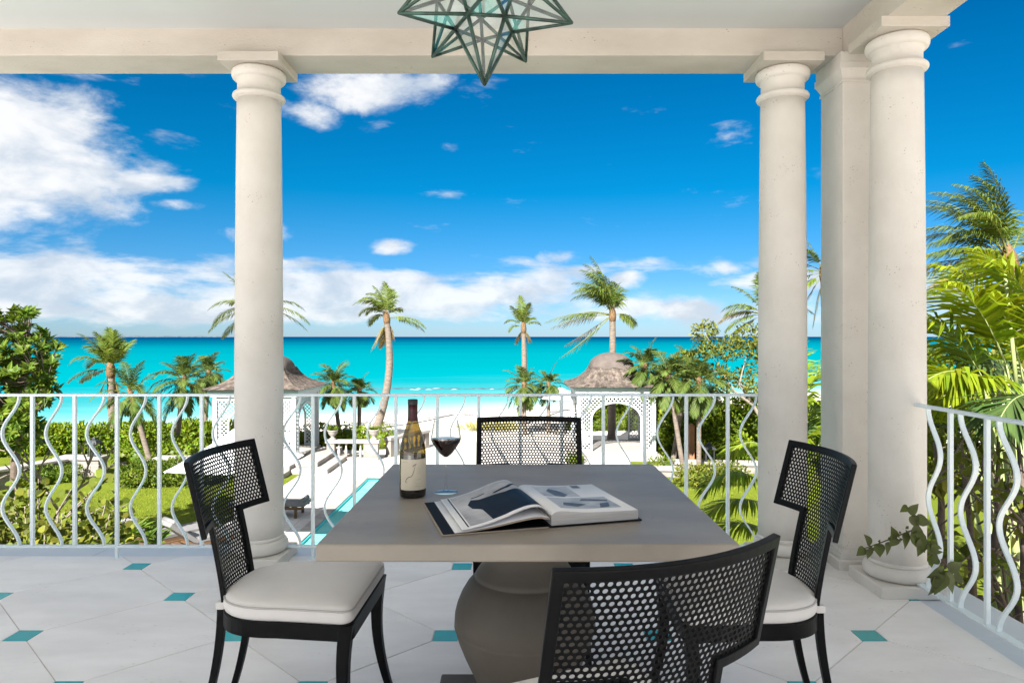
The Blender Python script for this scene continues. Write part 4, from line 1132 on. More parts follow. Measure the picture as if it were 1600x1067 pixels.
palm('coconut_palm', 'wind-bent coconut palm with a stubby crown and one frond drooping sideways beyond the hedge', gbase(180, 28), gtop(173, 578, 28),
     [(95, .2, 1.7, .35), (108, -.2, 1.8, .55), (118, .3, 1.7, .85), (100, .4, 1.6, .6), (125, -.4, 1.6, 1.05), (80, -.1, 1.5, .3), (70, .3, 1.4, .5), (85, .5, 1.3, .3), (112, 0, 1.5, .9), (92, -.3, 1.6, .4), (130, .2, 1.3, 1.2),
      (172, -.2, 1.6, .65), (180, .2, 1.4, .55), (-80, .2, .8, .3), (-110, -.2, .8, .3), (60, -.4, 1.1, .4)],
     .17, .14, (-.02, 0, 0), .60, .055, dry=(13, 14), wind=(-.2, 0, 0))
palm('coconut_palm', 'big windswept coconut palm towering over the bright feather palms', gbase(1612, 16), gtop(1577, 408, 16),
     [(112, -.2, 2.5, .55), (118, .2, 2.6, .65), (122, -.4, 2.4, .75), (106, .4, 2.4, .5), (128, .2, 2.4, .85), (100, -.1, 2.2, .45), (132, -.2, 2.2, .95), (96, .3, 2.0, .4), (93, 0, 2.3, .0), (114, 0, 2.5, .6), (126, .5, 2.3, .8),
      (160, -.2, 2.5, .5), (172, .2, 2.4, .4), (186, -.3, 2.2, .3), (152, .5, 2.2, .6), (60, .3, 1.5, .8), (40, -.3, 1.5, .9), (20, .2, 1.7, .7), (200, .3, 2.0, .2), (168, -.6, 2.2, .5), (-30, .2, 1.2, .3), (145, 0, 2.3, .7), (178, 0, 2.4, .4)],
     .2, .14, (.1, 0, 0), .62, .036, dry=(12, 13, 18), n=18, wind=(-.6, 0, 0), pairs=64, hang=.75)
palm('coconut_palm', 'coconut palm with some straw fronds standing beyond the open shrubby tree', gbase(1205, 25), gtop(1196, 492, 25),
     [(150, -.2, 1.7, .75), (165, .2, 1.9, .7), (140, .3, 1.6, .8), (178, -.1, 1.6, .6), (120, .2, 1.5, .5), (100, -.2, 1.5, .4), (200, .2, 1.3, .3), (60, .2, 1.6, .6), (30, -.2, 1.7, .7), (10, .2, 1.6, .6), (-20, .3, 1.3, .4), (-70, .1, 1.3, .2), (-100, -.2, 1.3, .2), (158, .5, 1.7, .7)],
     .18, .12, (.1, 0, 0), .55, .05, dry=(1, 6, 12))
palm('coconut_palm', 'coconut palm with hanging straw fronds between shrubby tree and big windswept palm', gbase(1290, 22), gtop(1288, 425, 22),
     [(170, -.2, 1.6, .6), (150, .2, 1.7, .6), (190, .1, 1.5, .4), (130, -.3, 1.5, .6), (210, -.2, 1.4, .2), (110, .2, 1.5, .4), (70, .2, 1.5, .5), (40, -.2, 1.6, .7), (15, .2, 1.7, .6), (-20, -.1, 1.5, .4), (-100, .1, 1.7, .1), (-80, -.2, 1.6, .1), (240, .2, 1.5, .1)],
     .17, .12, (.05, 0, 0), .5, .045, dry=(10, 11, 12))
# ------------------------------------------------------------------ short thatch palms
def thatch(u, v, D, ub, L, label, n=20, seed=1, mats=('frond_thatch', 'rachis'), r=.10, e0=80, e1=-50, bend=0):
    return palm('thatch_palm', label, gbase(ub, D), gtop(u, v, D), ring_fronds(int(n * 1.35), L, e0, e1, .8, seed), r, r * .8, (bend, 0, 0), .42, .048, mats, n=9, hang=.45, fibre=True, pairs=26)
thatch(205, 618, 24, 240, 1.25, 'leaning thatch palm with drooping lower fronds above the clipped mound bush', 17, 3, e1=-60)
thatch(287, 598, 25.5, 272, 1.35, 'full-crowned thatch palm between the leaning one and the parasol', 24, 4)
thatch(326, 585, 30, 318, 1.0, 'thatch palm whose crown touches the shingle roof behind the parasol', 18, 14)
thatch(521, 603, 30, 533, 1.15, 'dense thatch palm behind the stone balusters', 24, 5)
thatch(562, 612, 31, 561, .8, 'smaller thatch palm next to the dense one behind the stone balusters', 16, 6)
thatch(819, 604, 33, 820, 1.15, 'thatch palm with hanging dead fronds behind the tucked-in chair', 24, 7, e1=-75)
thatch(857, 602, 33.5, 857, .95, 'thatch palm between its hanging neighbour and the white beach parasol', 16, 8)
thatch(1008, 575, 26.5, 1012, 1.25, 'thatch palm pressed against the roof of the gazebo by the tall hedge', 22, 9, ('frond_thatch', 'rachis'))
thatch(1045, 592, 23, 1070, 1.1, 'thatch palm with a leaning pale stem by the rusty post', 24, 10, ('frond_thatch', 'rachis'), .085)
thatch(1092, 600, 22.5, 1092, 1.15, 'thatch palm with a straight pale stem by the small ground lantern', 24, 11, ('frond_thatch', 'rachis'), .085, e1=-60)
thatch(1028, 610, 27.5, 1036, 1.0, 'dark-stemmed thatch palm in the shade against the bright hedge', 18, 12, ('frond_thatch', 'rachis'), .13)
thatch(1075, 570, 25, 1050, .9, 'thatch palm spiking up behind the pale-stemmed pair', 16, 13)

# ------------------------------------------------------------------ broadleaf trees and shrubs
def leafy_tree(name, label, base, blobs, bark, leafm, l, w, dens, limbs, seed, r0=.09, rosettes=0, rnd_leaf=False, cat='tree'):
    r = random.Random(seed); base = Vector(base)
    t = thing(name, label, cat, base)
    mb = MB()
    for pts, ra in limbs: mb.tube([Vector(p) - base for p in pts], [ra * (1 - .75 * k / (len(pts) - 1)) for k in range(len(pts))], 7)
    cm = MB()
    for c, rad, k in blobs:
        c = Vector(c) - base
        clump(cm, c, rad, int(k * dens), l, w, .3, .35, r, rnd_leaf)
        a = c - Vector((0, 0, rad[2] * .9))
        near = min(((Vector(p) - base) for pts, _ in limbs for p in pts), key=lambda q: (q - c).length)
        mb.tube([near, near.lerp(c, .5) + rdir(r) * .1, c], [.022, .016, .008], 5)
        for _ in range(rosettes):
            d = rdir(r); p = c + Vector((d.x * rad[0], d.y * rad[1], d.z * rad[2]))
            rosette(cm, p, d + Vector((0, 0, .5)), 8, l * 1.15, w * 1.1, r)
    mb.build('trunk', bark, t)
    cm.build('crown', leafm, t)
    return t
D = 13.0
def q_(u, v, D_=13.0): return tuple(P(u, v, D_))
def outline_tree(name, label, base, poly, D0, depth, n, per, l, w, leafm, bark, limbs, seed, cat='tree'):
    """tree whose leaf whorls fill an irregular crown: outline given in photo pixels at its depth"""
    r = random.Random(seed); base = Vector(base); t = thing(name, label, cat, base)
    def inside(u, v):
        k = False
        for i in range(len(poly)):
            (x0, y0), (x1, y1) = poly[i], poly[i - 1]
            if (y0 > v) != (y1 > v) and u < (x1 - x0) * (v - y0) / (y1 - y0) + x0: k = not k
        return k
    us = [p[0] for p in poly]; vs = [p[1] for p in poly]; cu, cv = sum(us) / len(us), sum(vs) / len(vs)
    wood = MB(); cm = MB(); lim = [[Vector(P(*p)) - base for p in ln] for ln in limbs]
    for ln in lim: wood.tube(ln, [.10 * (1 - .7 * k / (len(ln) - 1)) for k in range(len(ln))], 7)
    k = 0
    while k < n:
        u, v = r.uniform(min(us), max(us)), r.uniform(min(vs), max(vs))
        if not inside(u, v): continue
        k += 1; dd = D0 + depth * r.uniform(-1, 1) * (1 - .6 * min(1, abs(u - cu) / (max(us) - min(us))))
        c = P(u, v, dd) - base; ax = (c - (P(cu, cv + 30, D0) - base)).normalized() + Vector((0, 0, .6))
        near = min((q for ln in lim for q in ln), key=lambda q: (q - c).length)
        wood.tube([near, near.lerp(c, .55) + Vector((0, 0, -.08)), c], [.018, .011, .006], 4)
        rosette(cm, c, ax + rdir(r) * .5, per + r.randint(-3, 3), l * r.uniform(.7, 1.15), w, r)
    wood.build('trunk', bark, t); cm.build('crown', leafm, t)
    return t
outline_tree('broadleaf_tree', 'large glossy leafed tree beyond the railing past the lone column', (q_(20, 700, 13)[0], 13, GZ - .05),
    [(-90, 500), (-20, 488), (10, 492), (40, 482), (52, 490), (58, 508), (66, 518), (72, 532), (98, 545), (88, 556), (78, 575), (90, 598), (84, 622), (62, 640), (70, 668), (58, 690), (20, 694), (-90, 690)], 13.0, 1.0, 430, 13, .20, .085, 'leaf', 'bark',
    [[(20, 860, 13), (24, 720, 13), (28, 650, 13), (30, 560, 13)], [(26, 680, 13), (55, 640, 12.8), (70, 590, 12.8)], [(26, 680, 13), (0, 640, 13.2), (-20, 560, 13)], [(28, 640, 13), (40, 570, 13.3), (45, 520, 13.2)]], 21)
# near bright rosettes on that tree belong to the crown; a bare frangipani stands beside it
fr_ = thing('bare_frangipani', 'leafless forked frangipani shrub beside the glossy tree', 'shrub', (q_(88, 780, 15)[0], 15, GZ))
mb = MB(); b0 = Vector((q_(88, 780, 15)[0], 15, GZ))
def twig(p, d, l, r, dep):
    e = p + d * l; mb.tube([p, p.lerp(e, .5) + rdir() * l * .06, e], [r, r * .9, r * .75], 6)
    if dep:
        for k in range(rnd.choice((2, 2, 3))):
            a = rdir(); a.y *= .5
            twig(e, (d * .9 + a * .85 + Vector((0, 0, .12))).normalized(), l * rnd.uniform(.62, .85), r * .74, dep - 1)
twig(Vector((0, 0, 0)), Vector((.05, 0, 1)), .9, .05, 4); mb.build('branches', 'bark_pale', fr_)
# sea grape bush right under the terrace
r_ = random.Random(5)
sg = thing('sea_grape_bush', 'sprawling sea grape bush with round leaves just below the railing', 'shrub', (-6.6, 9.5, GZ))
mb = MB(); st = MB(); B0 = Vector((-6.6, 9.5, GZ))
for k in range(52):
    u = r_.uniform(-60, 205); v = r_.uniform(760, 880)
    if v < 745 + (u - 40) * .35: v += 50
    Dk = r_.uniform(8.3, 10.6); c = P(u, v, Dk) - B0
    base = Vector((c.x * .35, c.y * .35, .2))
    st.tube([base, base.lerp(c, .5) + Vector((0, 0, -.1)), c], [.03, .018, .007], 5)
    ax = (c - base).normalized()
    for j in range(34):
        p = c - ax * r_.uniform(-.05, .65) + rdir(r_) * r_.uniform(.02, .20)
        round_leaf(mb, p, rdir(r_) + Vector((0, -.1, .3)), rdir(r_) + Vector((0, -.5, .8)), r_.uniform(.06, .115))
for u, v in ((165, 745), (150, 765), (205, 785), (120, 750), (60, 748), (20, 752), (195, 830), (180, 780), (215, 850)):
    c = P(u, v, 9.3) - B0; base = P(60, 850, 9.5) - B0
    st.tube([base, base.lerp(c, .6), c], [.02, .012, .005], 5)
    for j in range(9): 
        p = c.lerp(base, r_.uniform(0, .35)) + rdir(r_) * .05; round_leaf(mb, p, rdir(r_) + Vector((0, 0, .3)), rdir(r_) + Vector((0, -.6, .6)), r_.uniform(.09, .15))
st.build('branches', 'bark_pale', sg); mb.build('leaves', 'leaf_olive', sg)
# a few pale whorls at its near edge
yp = thing('whorled_plant', 'small plant with pale upright leaf whorls beside the sea grape', 'plant', tuple(GP(222, 858, GZ + 1.0) - Vector((0, 0, 1.0))))
mb = MB()
for u, v in ((208, 836), (232, 842), (198, 850), (245, 850)):
    c = P(u, v, 13) - Vector(yp.location)
    c = Vector((P(u, v, yp.location.y).x - yp.location.x, 0, P(u, v, yp.location.y).z - yp.location.z))
    rosette(mb, c, Vector((0, -.2, 1)), 14, .38, .10); mb.tube([(c.x * .6, 0, 0), c], [.02, .012], 5, 1)
mb.build('leaves', ['leaf', 'bark_pale'], yp)
def hedge(name, label, pts, h, wid, l, w, dens, mat, seed, jig=.14, cat='hedge'):
    """hedge along a line of ground points, its face broken into clumps"""
    r = random.Random(seed); p0 = Vector(pts[0]); t = thing(name, label, cat, p0)
    mb = MB(); core = MB()
    for a, b in zip(pts[:-1], pts[1:]):
        a, b = Vector(a) - p0, Vector(b) - p0; n = max(1, int((b - a).length / (wid * .45)))
        for k in range(n + 1):
            c = a.lerp(b, k / n)
            hh = h * r.uniform(.86, 1.08); ww = wid * r.uniform(.85, 1.1)
            nl = max(1, int(h / .5))
            for j in range(nl):
                cc = c + Vector((r.uniform(-jig, jig), r.uniform(-jig, jig), hh * (j + .5) / nl))
                clump(mb, cc, (ww * .62, ww * .62, hh / nl * .78), int(dens * ww * ww * 4.2), l, w, .35, .55, r)
            core.lathe([(ww * .30, 0), (ww * .42, hh * .3), (ww * .40, hh * .7), (ww * .2, hh * .9)], 7, tuple(c))
    core.build('stems', 'leaf_dark', t); mb.build('foliage', mat, t)
    return t
def gp(u, v): 
    p = GP(u, v, GZ); return (p.x, p.y, GZ)
hedge('hedge', 'bright sea hedge running behind the low stone wall and the frangipani', [(-26, 25.5, GZ), (-15.4, 28.2, GZ), (-10.4, 29.2, GZ)], 1.05, 1.1, .15, .085, 105, 'leaf_hedge', 31)
hedge('hedge', 'dark hedge block between the stone wall pier and the clipped mound', [(-14.0, 24.6, GZ), (-11.9, 24.8, GZ)], .85, .9, .13, .075, 120, 'leaf_hedge', 32)
hedge('bush', 'clipped rounded mound bush on the lawn by the parasol', [(-11.9, 21.7, GZ), (-10.2, 21.9, GZ)], .62, 1.25, .10, .055, 260, 'leaf_dark', 33, .06, 'bush')
hedge('bush', 'dark low bush at the foot of the stone wall', [(-15.4, 21.6, GZ), (-14.6, 22.2, GZ)], .5, .9, .10, .055, 150, 'leaf_dark', 34, .06, 'bush')
hedge('hedge', 'low bright hedge behind the stone balusters', [(-8.8, 28.4, GZ), (-5.6, 28.6, GZ)], .85, .9, .13, .075, 130, 'leaf_hedge', 35)
hedge('hedge', 'tall sunlit hedge behind the small ground lantern', [(5.9, 27.0, GZ), (10.5, 26.0, GZ), (15, 25, GZ)], 2.15, 1.35, .16, .09, 80, 'leaf_hedge', 36)
hedge('bush', 'yellow-green bush on the sand behind the gazebo by the tall hedge', [(3.6, 36.0, GZ), (5.6, 36.4, GZ)], 1.7, 1.1, .14, .08, 110, 'leaf_hedge', 37, .14, 'bush')
hedge('bush', 'dry brownish shrub beside the yellow-green bush behind the gazebo', [(6.3, 36.6, GZ), (7.6, 36.8, GZ)], 1.7, 1.0, .14, .05, 110, 'frond_dry', 38, .14, 'bush')
hedge('bush', 'dark low planting in front of the yellow-green bush behind the gazebo', [(2.9, 34.6, GZ), (6.8, 34.9, GZ)], .6, .7, .10, .06, 190, 'leaf_dark', 44, .06, 'bush')
hedge('bush', 'low clipped bush in front of the pale palm stems', [(5.55, 21.6, GZ), (7.0, 21.8, GZ)], .58, .95, .10, .055, 170, 'leaf_olive', 39, .06, 'bush')
hedge('bush', 'small round bush at the gazebo corner', [(4.9, 23.6, GZ), (5.2, 23.7, GZ)], .45, .6, .09, .05, 200, 'leaf_dark', 40, .04, 'bush')
hedge('bush', 'small dark bush at the foot of the gazebo opening', [(2.15, 25.2, GZ), (2.35, 25.2, GZ)], .4, .45, .08, .05, 240, 'leaf_dark', 43, .04, 'bush')
leafy_tree('shrub_tree', 'open shrubby tree with a leaning forked trunk above the tall hedge', (9.6, 24.0, GZ),
    [(q_(1102, 520, 24), (.45, .5, .42), .55), (q_(1140, 545, 24), (.55, .6, .45), .8), (q_(1170, 530, 24), (.6, .6, .6), .8), (q_(1120, 585, 24), (.5, .6, .35), .6), (q_(1160, 590, 24.4), (.45, .5, .35), .5), (q_(1070, 565, 24.3), (.5, .5, .35), .5), (q_(1200, 560, 24), (.7, .7, .7), .9), (q_(1128, 610, 23.8), (.35, .4, .2), .3), (q_(1176, 608, 23.8), (.3, .3, .2), .25), (q_(1104, 548, 23.8), (.35, .4, .25), .4)],
    'bark_pale', 'leaf_olive', .15, .075, 520, [([(9.6, 24, GZ), q_(1205, 680, 24), q_(1176, 632, 24), q_(1148, 612, 24), q_(1130, 585, 24)], .10), ([q_(1176, 632, 24), q_(1155, 600, 24), q_(1165, 560, 24)], .06), ([q_(1200, 668, 24), q_(1225, 600, 24), q_(1200, 545, 24)], .07)], 41)
# beach grass
bg_ = thing('beach_grass_tuft', 'dry yellow tuft of beach grass on the sand', 'grass tuft', tuple(GP(768, 672, GZ - .06)))
mb = MB()
for k in range(420):
    a = rnd.uniform(0, 2 * math.pi); q = rnd.random() ** .6; p = Vector((math.cos(a) * q * 1.5, math.sin(a) * q * .6, 0)); d = (Vector((math.cos(a) * q, math.sin(a) * q * .5, 1.0)) + rdir() * .4).normalized()
    leaf(mb, p, d, Vector((0, -1, .2)), rnd.uniform(.35, .7), .03)
mb.build('blades', 'beach_grass', bg_)

# ------------------------------------------------------------------ feather palms close to the house
def feather(name, label, base, specs, ll, lw, mats=('frond_bright', 'stalk'), n=18, pairs=26, hang=.35, cat='palm', fwd=.75):
    base = Vector(base); t = thing(name, label, cat, base)
    for spec in specs:
        p0, p1, L, dr = spec[:4]; mm = spec[4] if len(spec) > 4 else mats
        p0, p1 = Vector(p0) - base, Vector(p1) - base
        mb = MB(); frond(mb, p0, (p1 - p0), L, dr, Vector((-.1, 0, 0)), n, ll, lw, hang, fwd, tipk=.35, pairs=pairs); mb.build('frond', list(mm), t)
    st = MB()
    for spec in specs:
        p0 = Vector(spec[0]) - base
        st.tube([Vector((p0.x * .25, p0.y * .25, 0)), p0 * .6 + Vector((0, 0, .1)), p0], [.05, .035, .02], 6)
    st.build('stems', 'stalk', t)
    return t
def Pn(u, v, D): return tuple(P(u, v, D))
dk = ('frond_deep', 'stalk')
feather('areca_palm', 'bright yellow-green feather palm clump beyond the side railing', (5.1, 6.6, GZ),
    [(Pn(1572, 570, 6.4), Pn(1545, 500, 6.3), 1.15, .50), (Pn(1600, 600, 6.8), Pn(1580, 500, 6.6), 1.3, .55), (Pn(1640, 560, 6.4), Pn(1620, 480, 6.4), 1.1, .8),
     (Pn(1560, 610, 6.2), Pn(1500, 560, 6.0), .95, .5), (Pn(1580, 640, 6.6), Pn(1500, 610, 6.6), 1.0, .35), (Pn(1530, 640, 7.4), Pn(1480, 560, 7.4), 1.0, .5),
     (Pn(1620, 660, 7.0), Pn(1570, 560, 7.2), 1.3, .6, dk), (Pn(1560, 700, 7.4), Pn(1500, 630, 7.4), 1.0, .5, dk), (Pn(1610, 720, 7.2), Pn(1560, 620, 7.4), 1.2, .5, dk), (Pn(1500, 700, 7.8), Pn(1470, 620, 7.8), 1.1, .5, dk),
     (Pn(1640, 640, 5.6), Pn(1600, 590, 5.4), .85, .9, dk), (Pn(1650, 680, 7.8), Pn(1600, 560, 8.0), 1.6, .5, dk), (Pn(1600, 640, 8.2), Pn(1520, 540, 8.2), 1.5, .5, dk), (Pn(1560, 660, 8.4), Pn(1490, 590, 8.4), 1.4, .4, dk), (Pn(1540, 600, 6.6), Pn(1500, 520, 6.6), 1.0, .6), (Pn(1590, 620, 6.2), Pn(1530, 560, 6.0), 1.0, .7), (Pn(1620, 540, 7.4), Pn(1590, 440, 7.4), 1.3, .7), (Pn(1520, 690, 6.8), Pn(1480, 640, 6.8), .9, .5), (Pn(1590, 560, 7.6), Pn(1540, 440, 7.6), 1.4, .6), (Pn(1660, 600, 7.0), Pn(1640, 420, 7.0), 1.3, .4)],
    .62, .050, n=18, pairs=34, hang=.6)
# flowering spear of that clump
sp_ = thing('palm_flower_spear', 'tall pale spear with an opened sheath rising from the feather palms', 'palm flower', Pn(1588, 600, 6.5))
mb = MB(); q0 = Vector(sp_.location); pa = [Vector(Pn(*k)) - q0 for k in ((1588, 600, 6.5), (1582, 540, 6.5), (1575, 470, 6.5), (1570, 425, 6.5))]
mb.tube(pa, [.020, .018, .016, .014], 7); mb.build('stem', 'stalk', sp_)
mb = MB(); tp = pa[-1]
for d, l in ((Vector((.35, 0, 1)), .28), (Vector((-.7, -.1, .75)), .30), (Vector((.05, .2, 1)), .2)): leaf(mb, tp - Vector((0, 0, .05)), d, Vector((0, -1, .2)), l, .085, 0, .4)
mb.build('sheath', 'frond_bright', sp_)
feather('areca_palm', 'feather palm with fronds drooping over the lawn beside the front corner column', (3.75, 9.0, GZ),
    [(Pn(1195, 760, 9.0), Pn(1150, 715, 8.8), 1.1, .9), (Pn(1200, 790, 9.0), Pn(1140, 760, 8.8), 1.05, .7), (Pn(1215, 720, 9.2), Pn(1180, 670, 9.0), 1.0, .9), (Pn(1200, 830, 9.0), Pn(1150, 800, 8.9), .8, .6),
     (Pn(1230, 690, 9.2), Pn(1260, 600, 9.2), 1.3, .5), (Pn(1230, 690, 9.2), Pn(1240, 580, 9.2), 1.3, .4), (Pn(1240, 720, 9.2), Pn(1275, 640, 9.2), 1.2, .6), (Pn(1240, 750, 9.2), Pn(1290, 660, 9.2), 1.2, .7), (Pn(1230, 730, 9.2), Pn(1255, 640, 9.0), 1.0, .6, dk),
     (Pn(1225, 700, 9.2), Pn(1300, 600, 9.4), 1.3, .6, dk)],
    .55, .046, n=14, pairs=28, hang=.6)
# tangled shrub below the side railing
tg = thing('tangled_shrub', 'tangle of twigs and dark leaves below the side railing', 'shrub', (4.0, 5.4, GZ))
mb = MB(); lf = MB(); b0 = Vector((4.0, 5.4, GZ)); r_ = random.Random(9)
for k in range(70):
    u0, v0 = r_.uniform(1450, 1640), r_.uniform(660, 960); Dk = r_.uniform(4.5, 6.6)
    c = P(u0, v0, Dk) - b0; d = Vector((r_.uniform(-1, .6), r_.uniform(-.4, .4), r_.uniform(.1, 1.2))).normalized()
    a = c - d * r_.uniform(.3, .9)
    mb.tube([a, a.lerp(c, .5) + rdir(r_) * .05, c], [.011, .008, .004], 5)
    for j in range(r_.randint(2, 6)):
        p = a.lerp(c, r_.uniform(.3, 1.05)); leaf(lf, p, rdir(r_) + Vector((0, 0, -.5)), rdir(r_) + Vector((0, -1, .3)), r_.uniform(.08, .16), r_.uniform(.05, .09))
for u0, v0, u1, v1 in ((1520, 930, 1500, 700), (1545, 930, 1560, 690), (1600, 930, 1590, 680), (1470, 880, 1460, 690)):
    mb.tube([P(u0, v0, 5.6) - b0, P((u0 + u1) / 2 + 6, (v0 + v1) / 2, 5.6) - b0, P(u1, v1, 5.7) - b0], [.035, .028, .014], 6)
for k in range(4): mb.tube([Vector((r_.uniform(-.4, .5), r_.uniform(-.3, .3), 0)), P(1500 + 30 * k, 930, 5.6) - b0], [.05, .03], 6)
mb.build('branches', 'bark', tg); lf.build('leaves', 'leaf_olive', tg)
# dark understorey behind the feather palms
leafy_tree('understorey_shrub', 'dark leafy shrub filling the gap behind the feather palms', (7.6, 9.6, GZ), [(Pn(1480, 610, 10), (.6, .6, .6), 1), (Pn(1530, 640, 10), (.8, .7, .7), 1.2), (Pn(1600, 620, 10), (.9, .8, 1.0), 1.4), (Pn(1470, 700, 10), (.6, .6, .6), .8), (Pn(1560, 720, 10), (.9, .8, .7), 1.2), (Pn(1600, 520, 10.4), (.6, .7, .8), 1.0)],
    'bark', 'leaf_olive', .20, .09, 330, [([(7.6, 9.6, GZ), Pn(1540, 700, 10), Pn(1550, 600, 10)], .08), ([Pn(1540, 720, 10), Pn(1610, 600, 10.3)], .05)], 51, cat='shrub')

# ------------------------------------------------------------------ vine on the corner column
vn = thing('climbing_vine', 'vine with pointed leaves reaching round the foot of the column', 'vine', (1.86, 3.03, 0))
b0 = Vector(vn.location); mb = MB()
main = [Vector(Pn(*k)) for k in ((1500, 905, 3.12), (1472, 875, 3.10), (1448, 845, 3.12), (1425, 828, 3.14), (1400, 838, 3.16), (1370, 850, 3.17), (1345, 858, 3.18))]
mb.tube([p - b0 for p in main], [.005, .0045, .004, .0035, .003, .0025, .0015], 6)
low = [Vector(Pn(*k)) for k in ((1500, 905, 3.10), (1475, 892, 3.02), (1455, 905, 2.97))]
mb.tube([p - b0 for p in low], [.005, .004, .003], 6)
up = [Vector(Pn(*k)) for k in ((1448, 845, 3.12), (1432, 815, 3.13), (1416, 790, 3.14))]
mb.tube([p - b0 for p in up], [.004, .003, .002], 6); mb.build('vine_stem', 'bark', vn)
def vleaf(u, v, D_, du, dv, l, w):
    m_ = MB(); p = P(u, v, D_) - b0; d = Vector((du, -.15, -dv)); ovate_leaf(m_, p, d, Vector((.15 + rnd.uniform(-.4, .4), -1, .35 + rnd.uniform(-.3, .4))), l * 1.0, w * 1.15, 0, rnd.uniform(.1, .5), rnd.uniform(0, .4)); m_.build('leaf', 'leaf_vine', vn)
for a in ((1425, 828, 3.12, 1, .6, .085, .055), (1428, 832, 3.11, .5, 1, .10, .06), (1412, 833, 3.13, .2, .8, .075, .05), (1395, 840, 3.14, -.1, -.5, .06, .045), (1400, 840, 3.14, -.4, .5, .05, .04), (1385, 848, 3.15, .25, 1, .06, .04),
          (1372, 850, 3.16, .1, 1, .06, .045), (1360, 850, 3.16, -.4, -.8, .055, .04), (1350, 856, 3.16, -.6, .6, .05, .04), (1356, 858, 3.16, .1, 1, .045, .035), (1420, 800, 3.13, .6, -.5, .06, .04), (1432, 812, 3.12, .9, .1, .07, .05), (1418, 792, 3.13, -.6, .3, .045, .03), (1425, 806, 3.12, .3, .8, .06, .04),
          (1475, 892, 3.00, -.9, .3, .08, .05), (1470, 895, 2.99, -.4, 1, .10, .065), (1478, 895, 2.99, .5, 1, .10, .06), (1462, 902, 2.98, -.2, 1, .085, .055), (1482, 888, 3.0, .8, -.3, .07, .045), (1450, 850, 3.10, .7, .7, .075, .05), (1442, 843, 3.1, -.2, 1, .08, .055), (1455, 856, 3.09, .9, .2, .06, .04), (1466, 872, 3.08, -.7, .2, .05, .04), (1485, 896, 3.05, .8, .5, .07, .05)):
    vleaf(*a)
for k in range(26):
    q = rnd.random(); i = 3 + rnd.random() * 2.6; a = main[int(i)].lerp(main[int(i) + 1], i - int(i)) + rdir() * .018
    m_ = MB(); leaf(m_, a - b0, rdir(), Vector((0, -1, .3)), rnd.uniform(.014, .03), rnd.uniform(.012, .02)); m_.build('small_leaf', 'leaf_vine', vn)

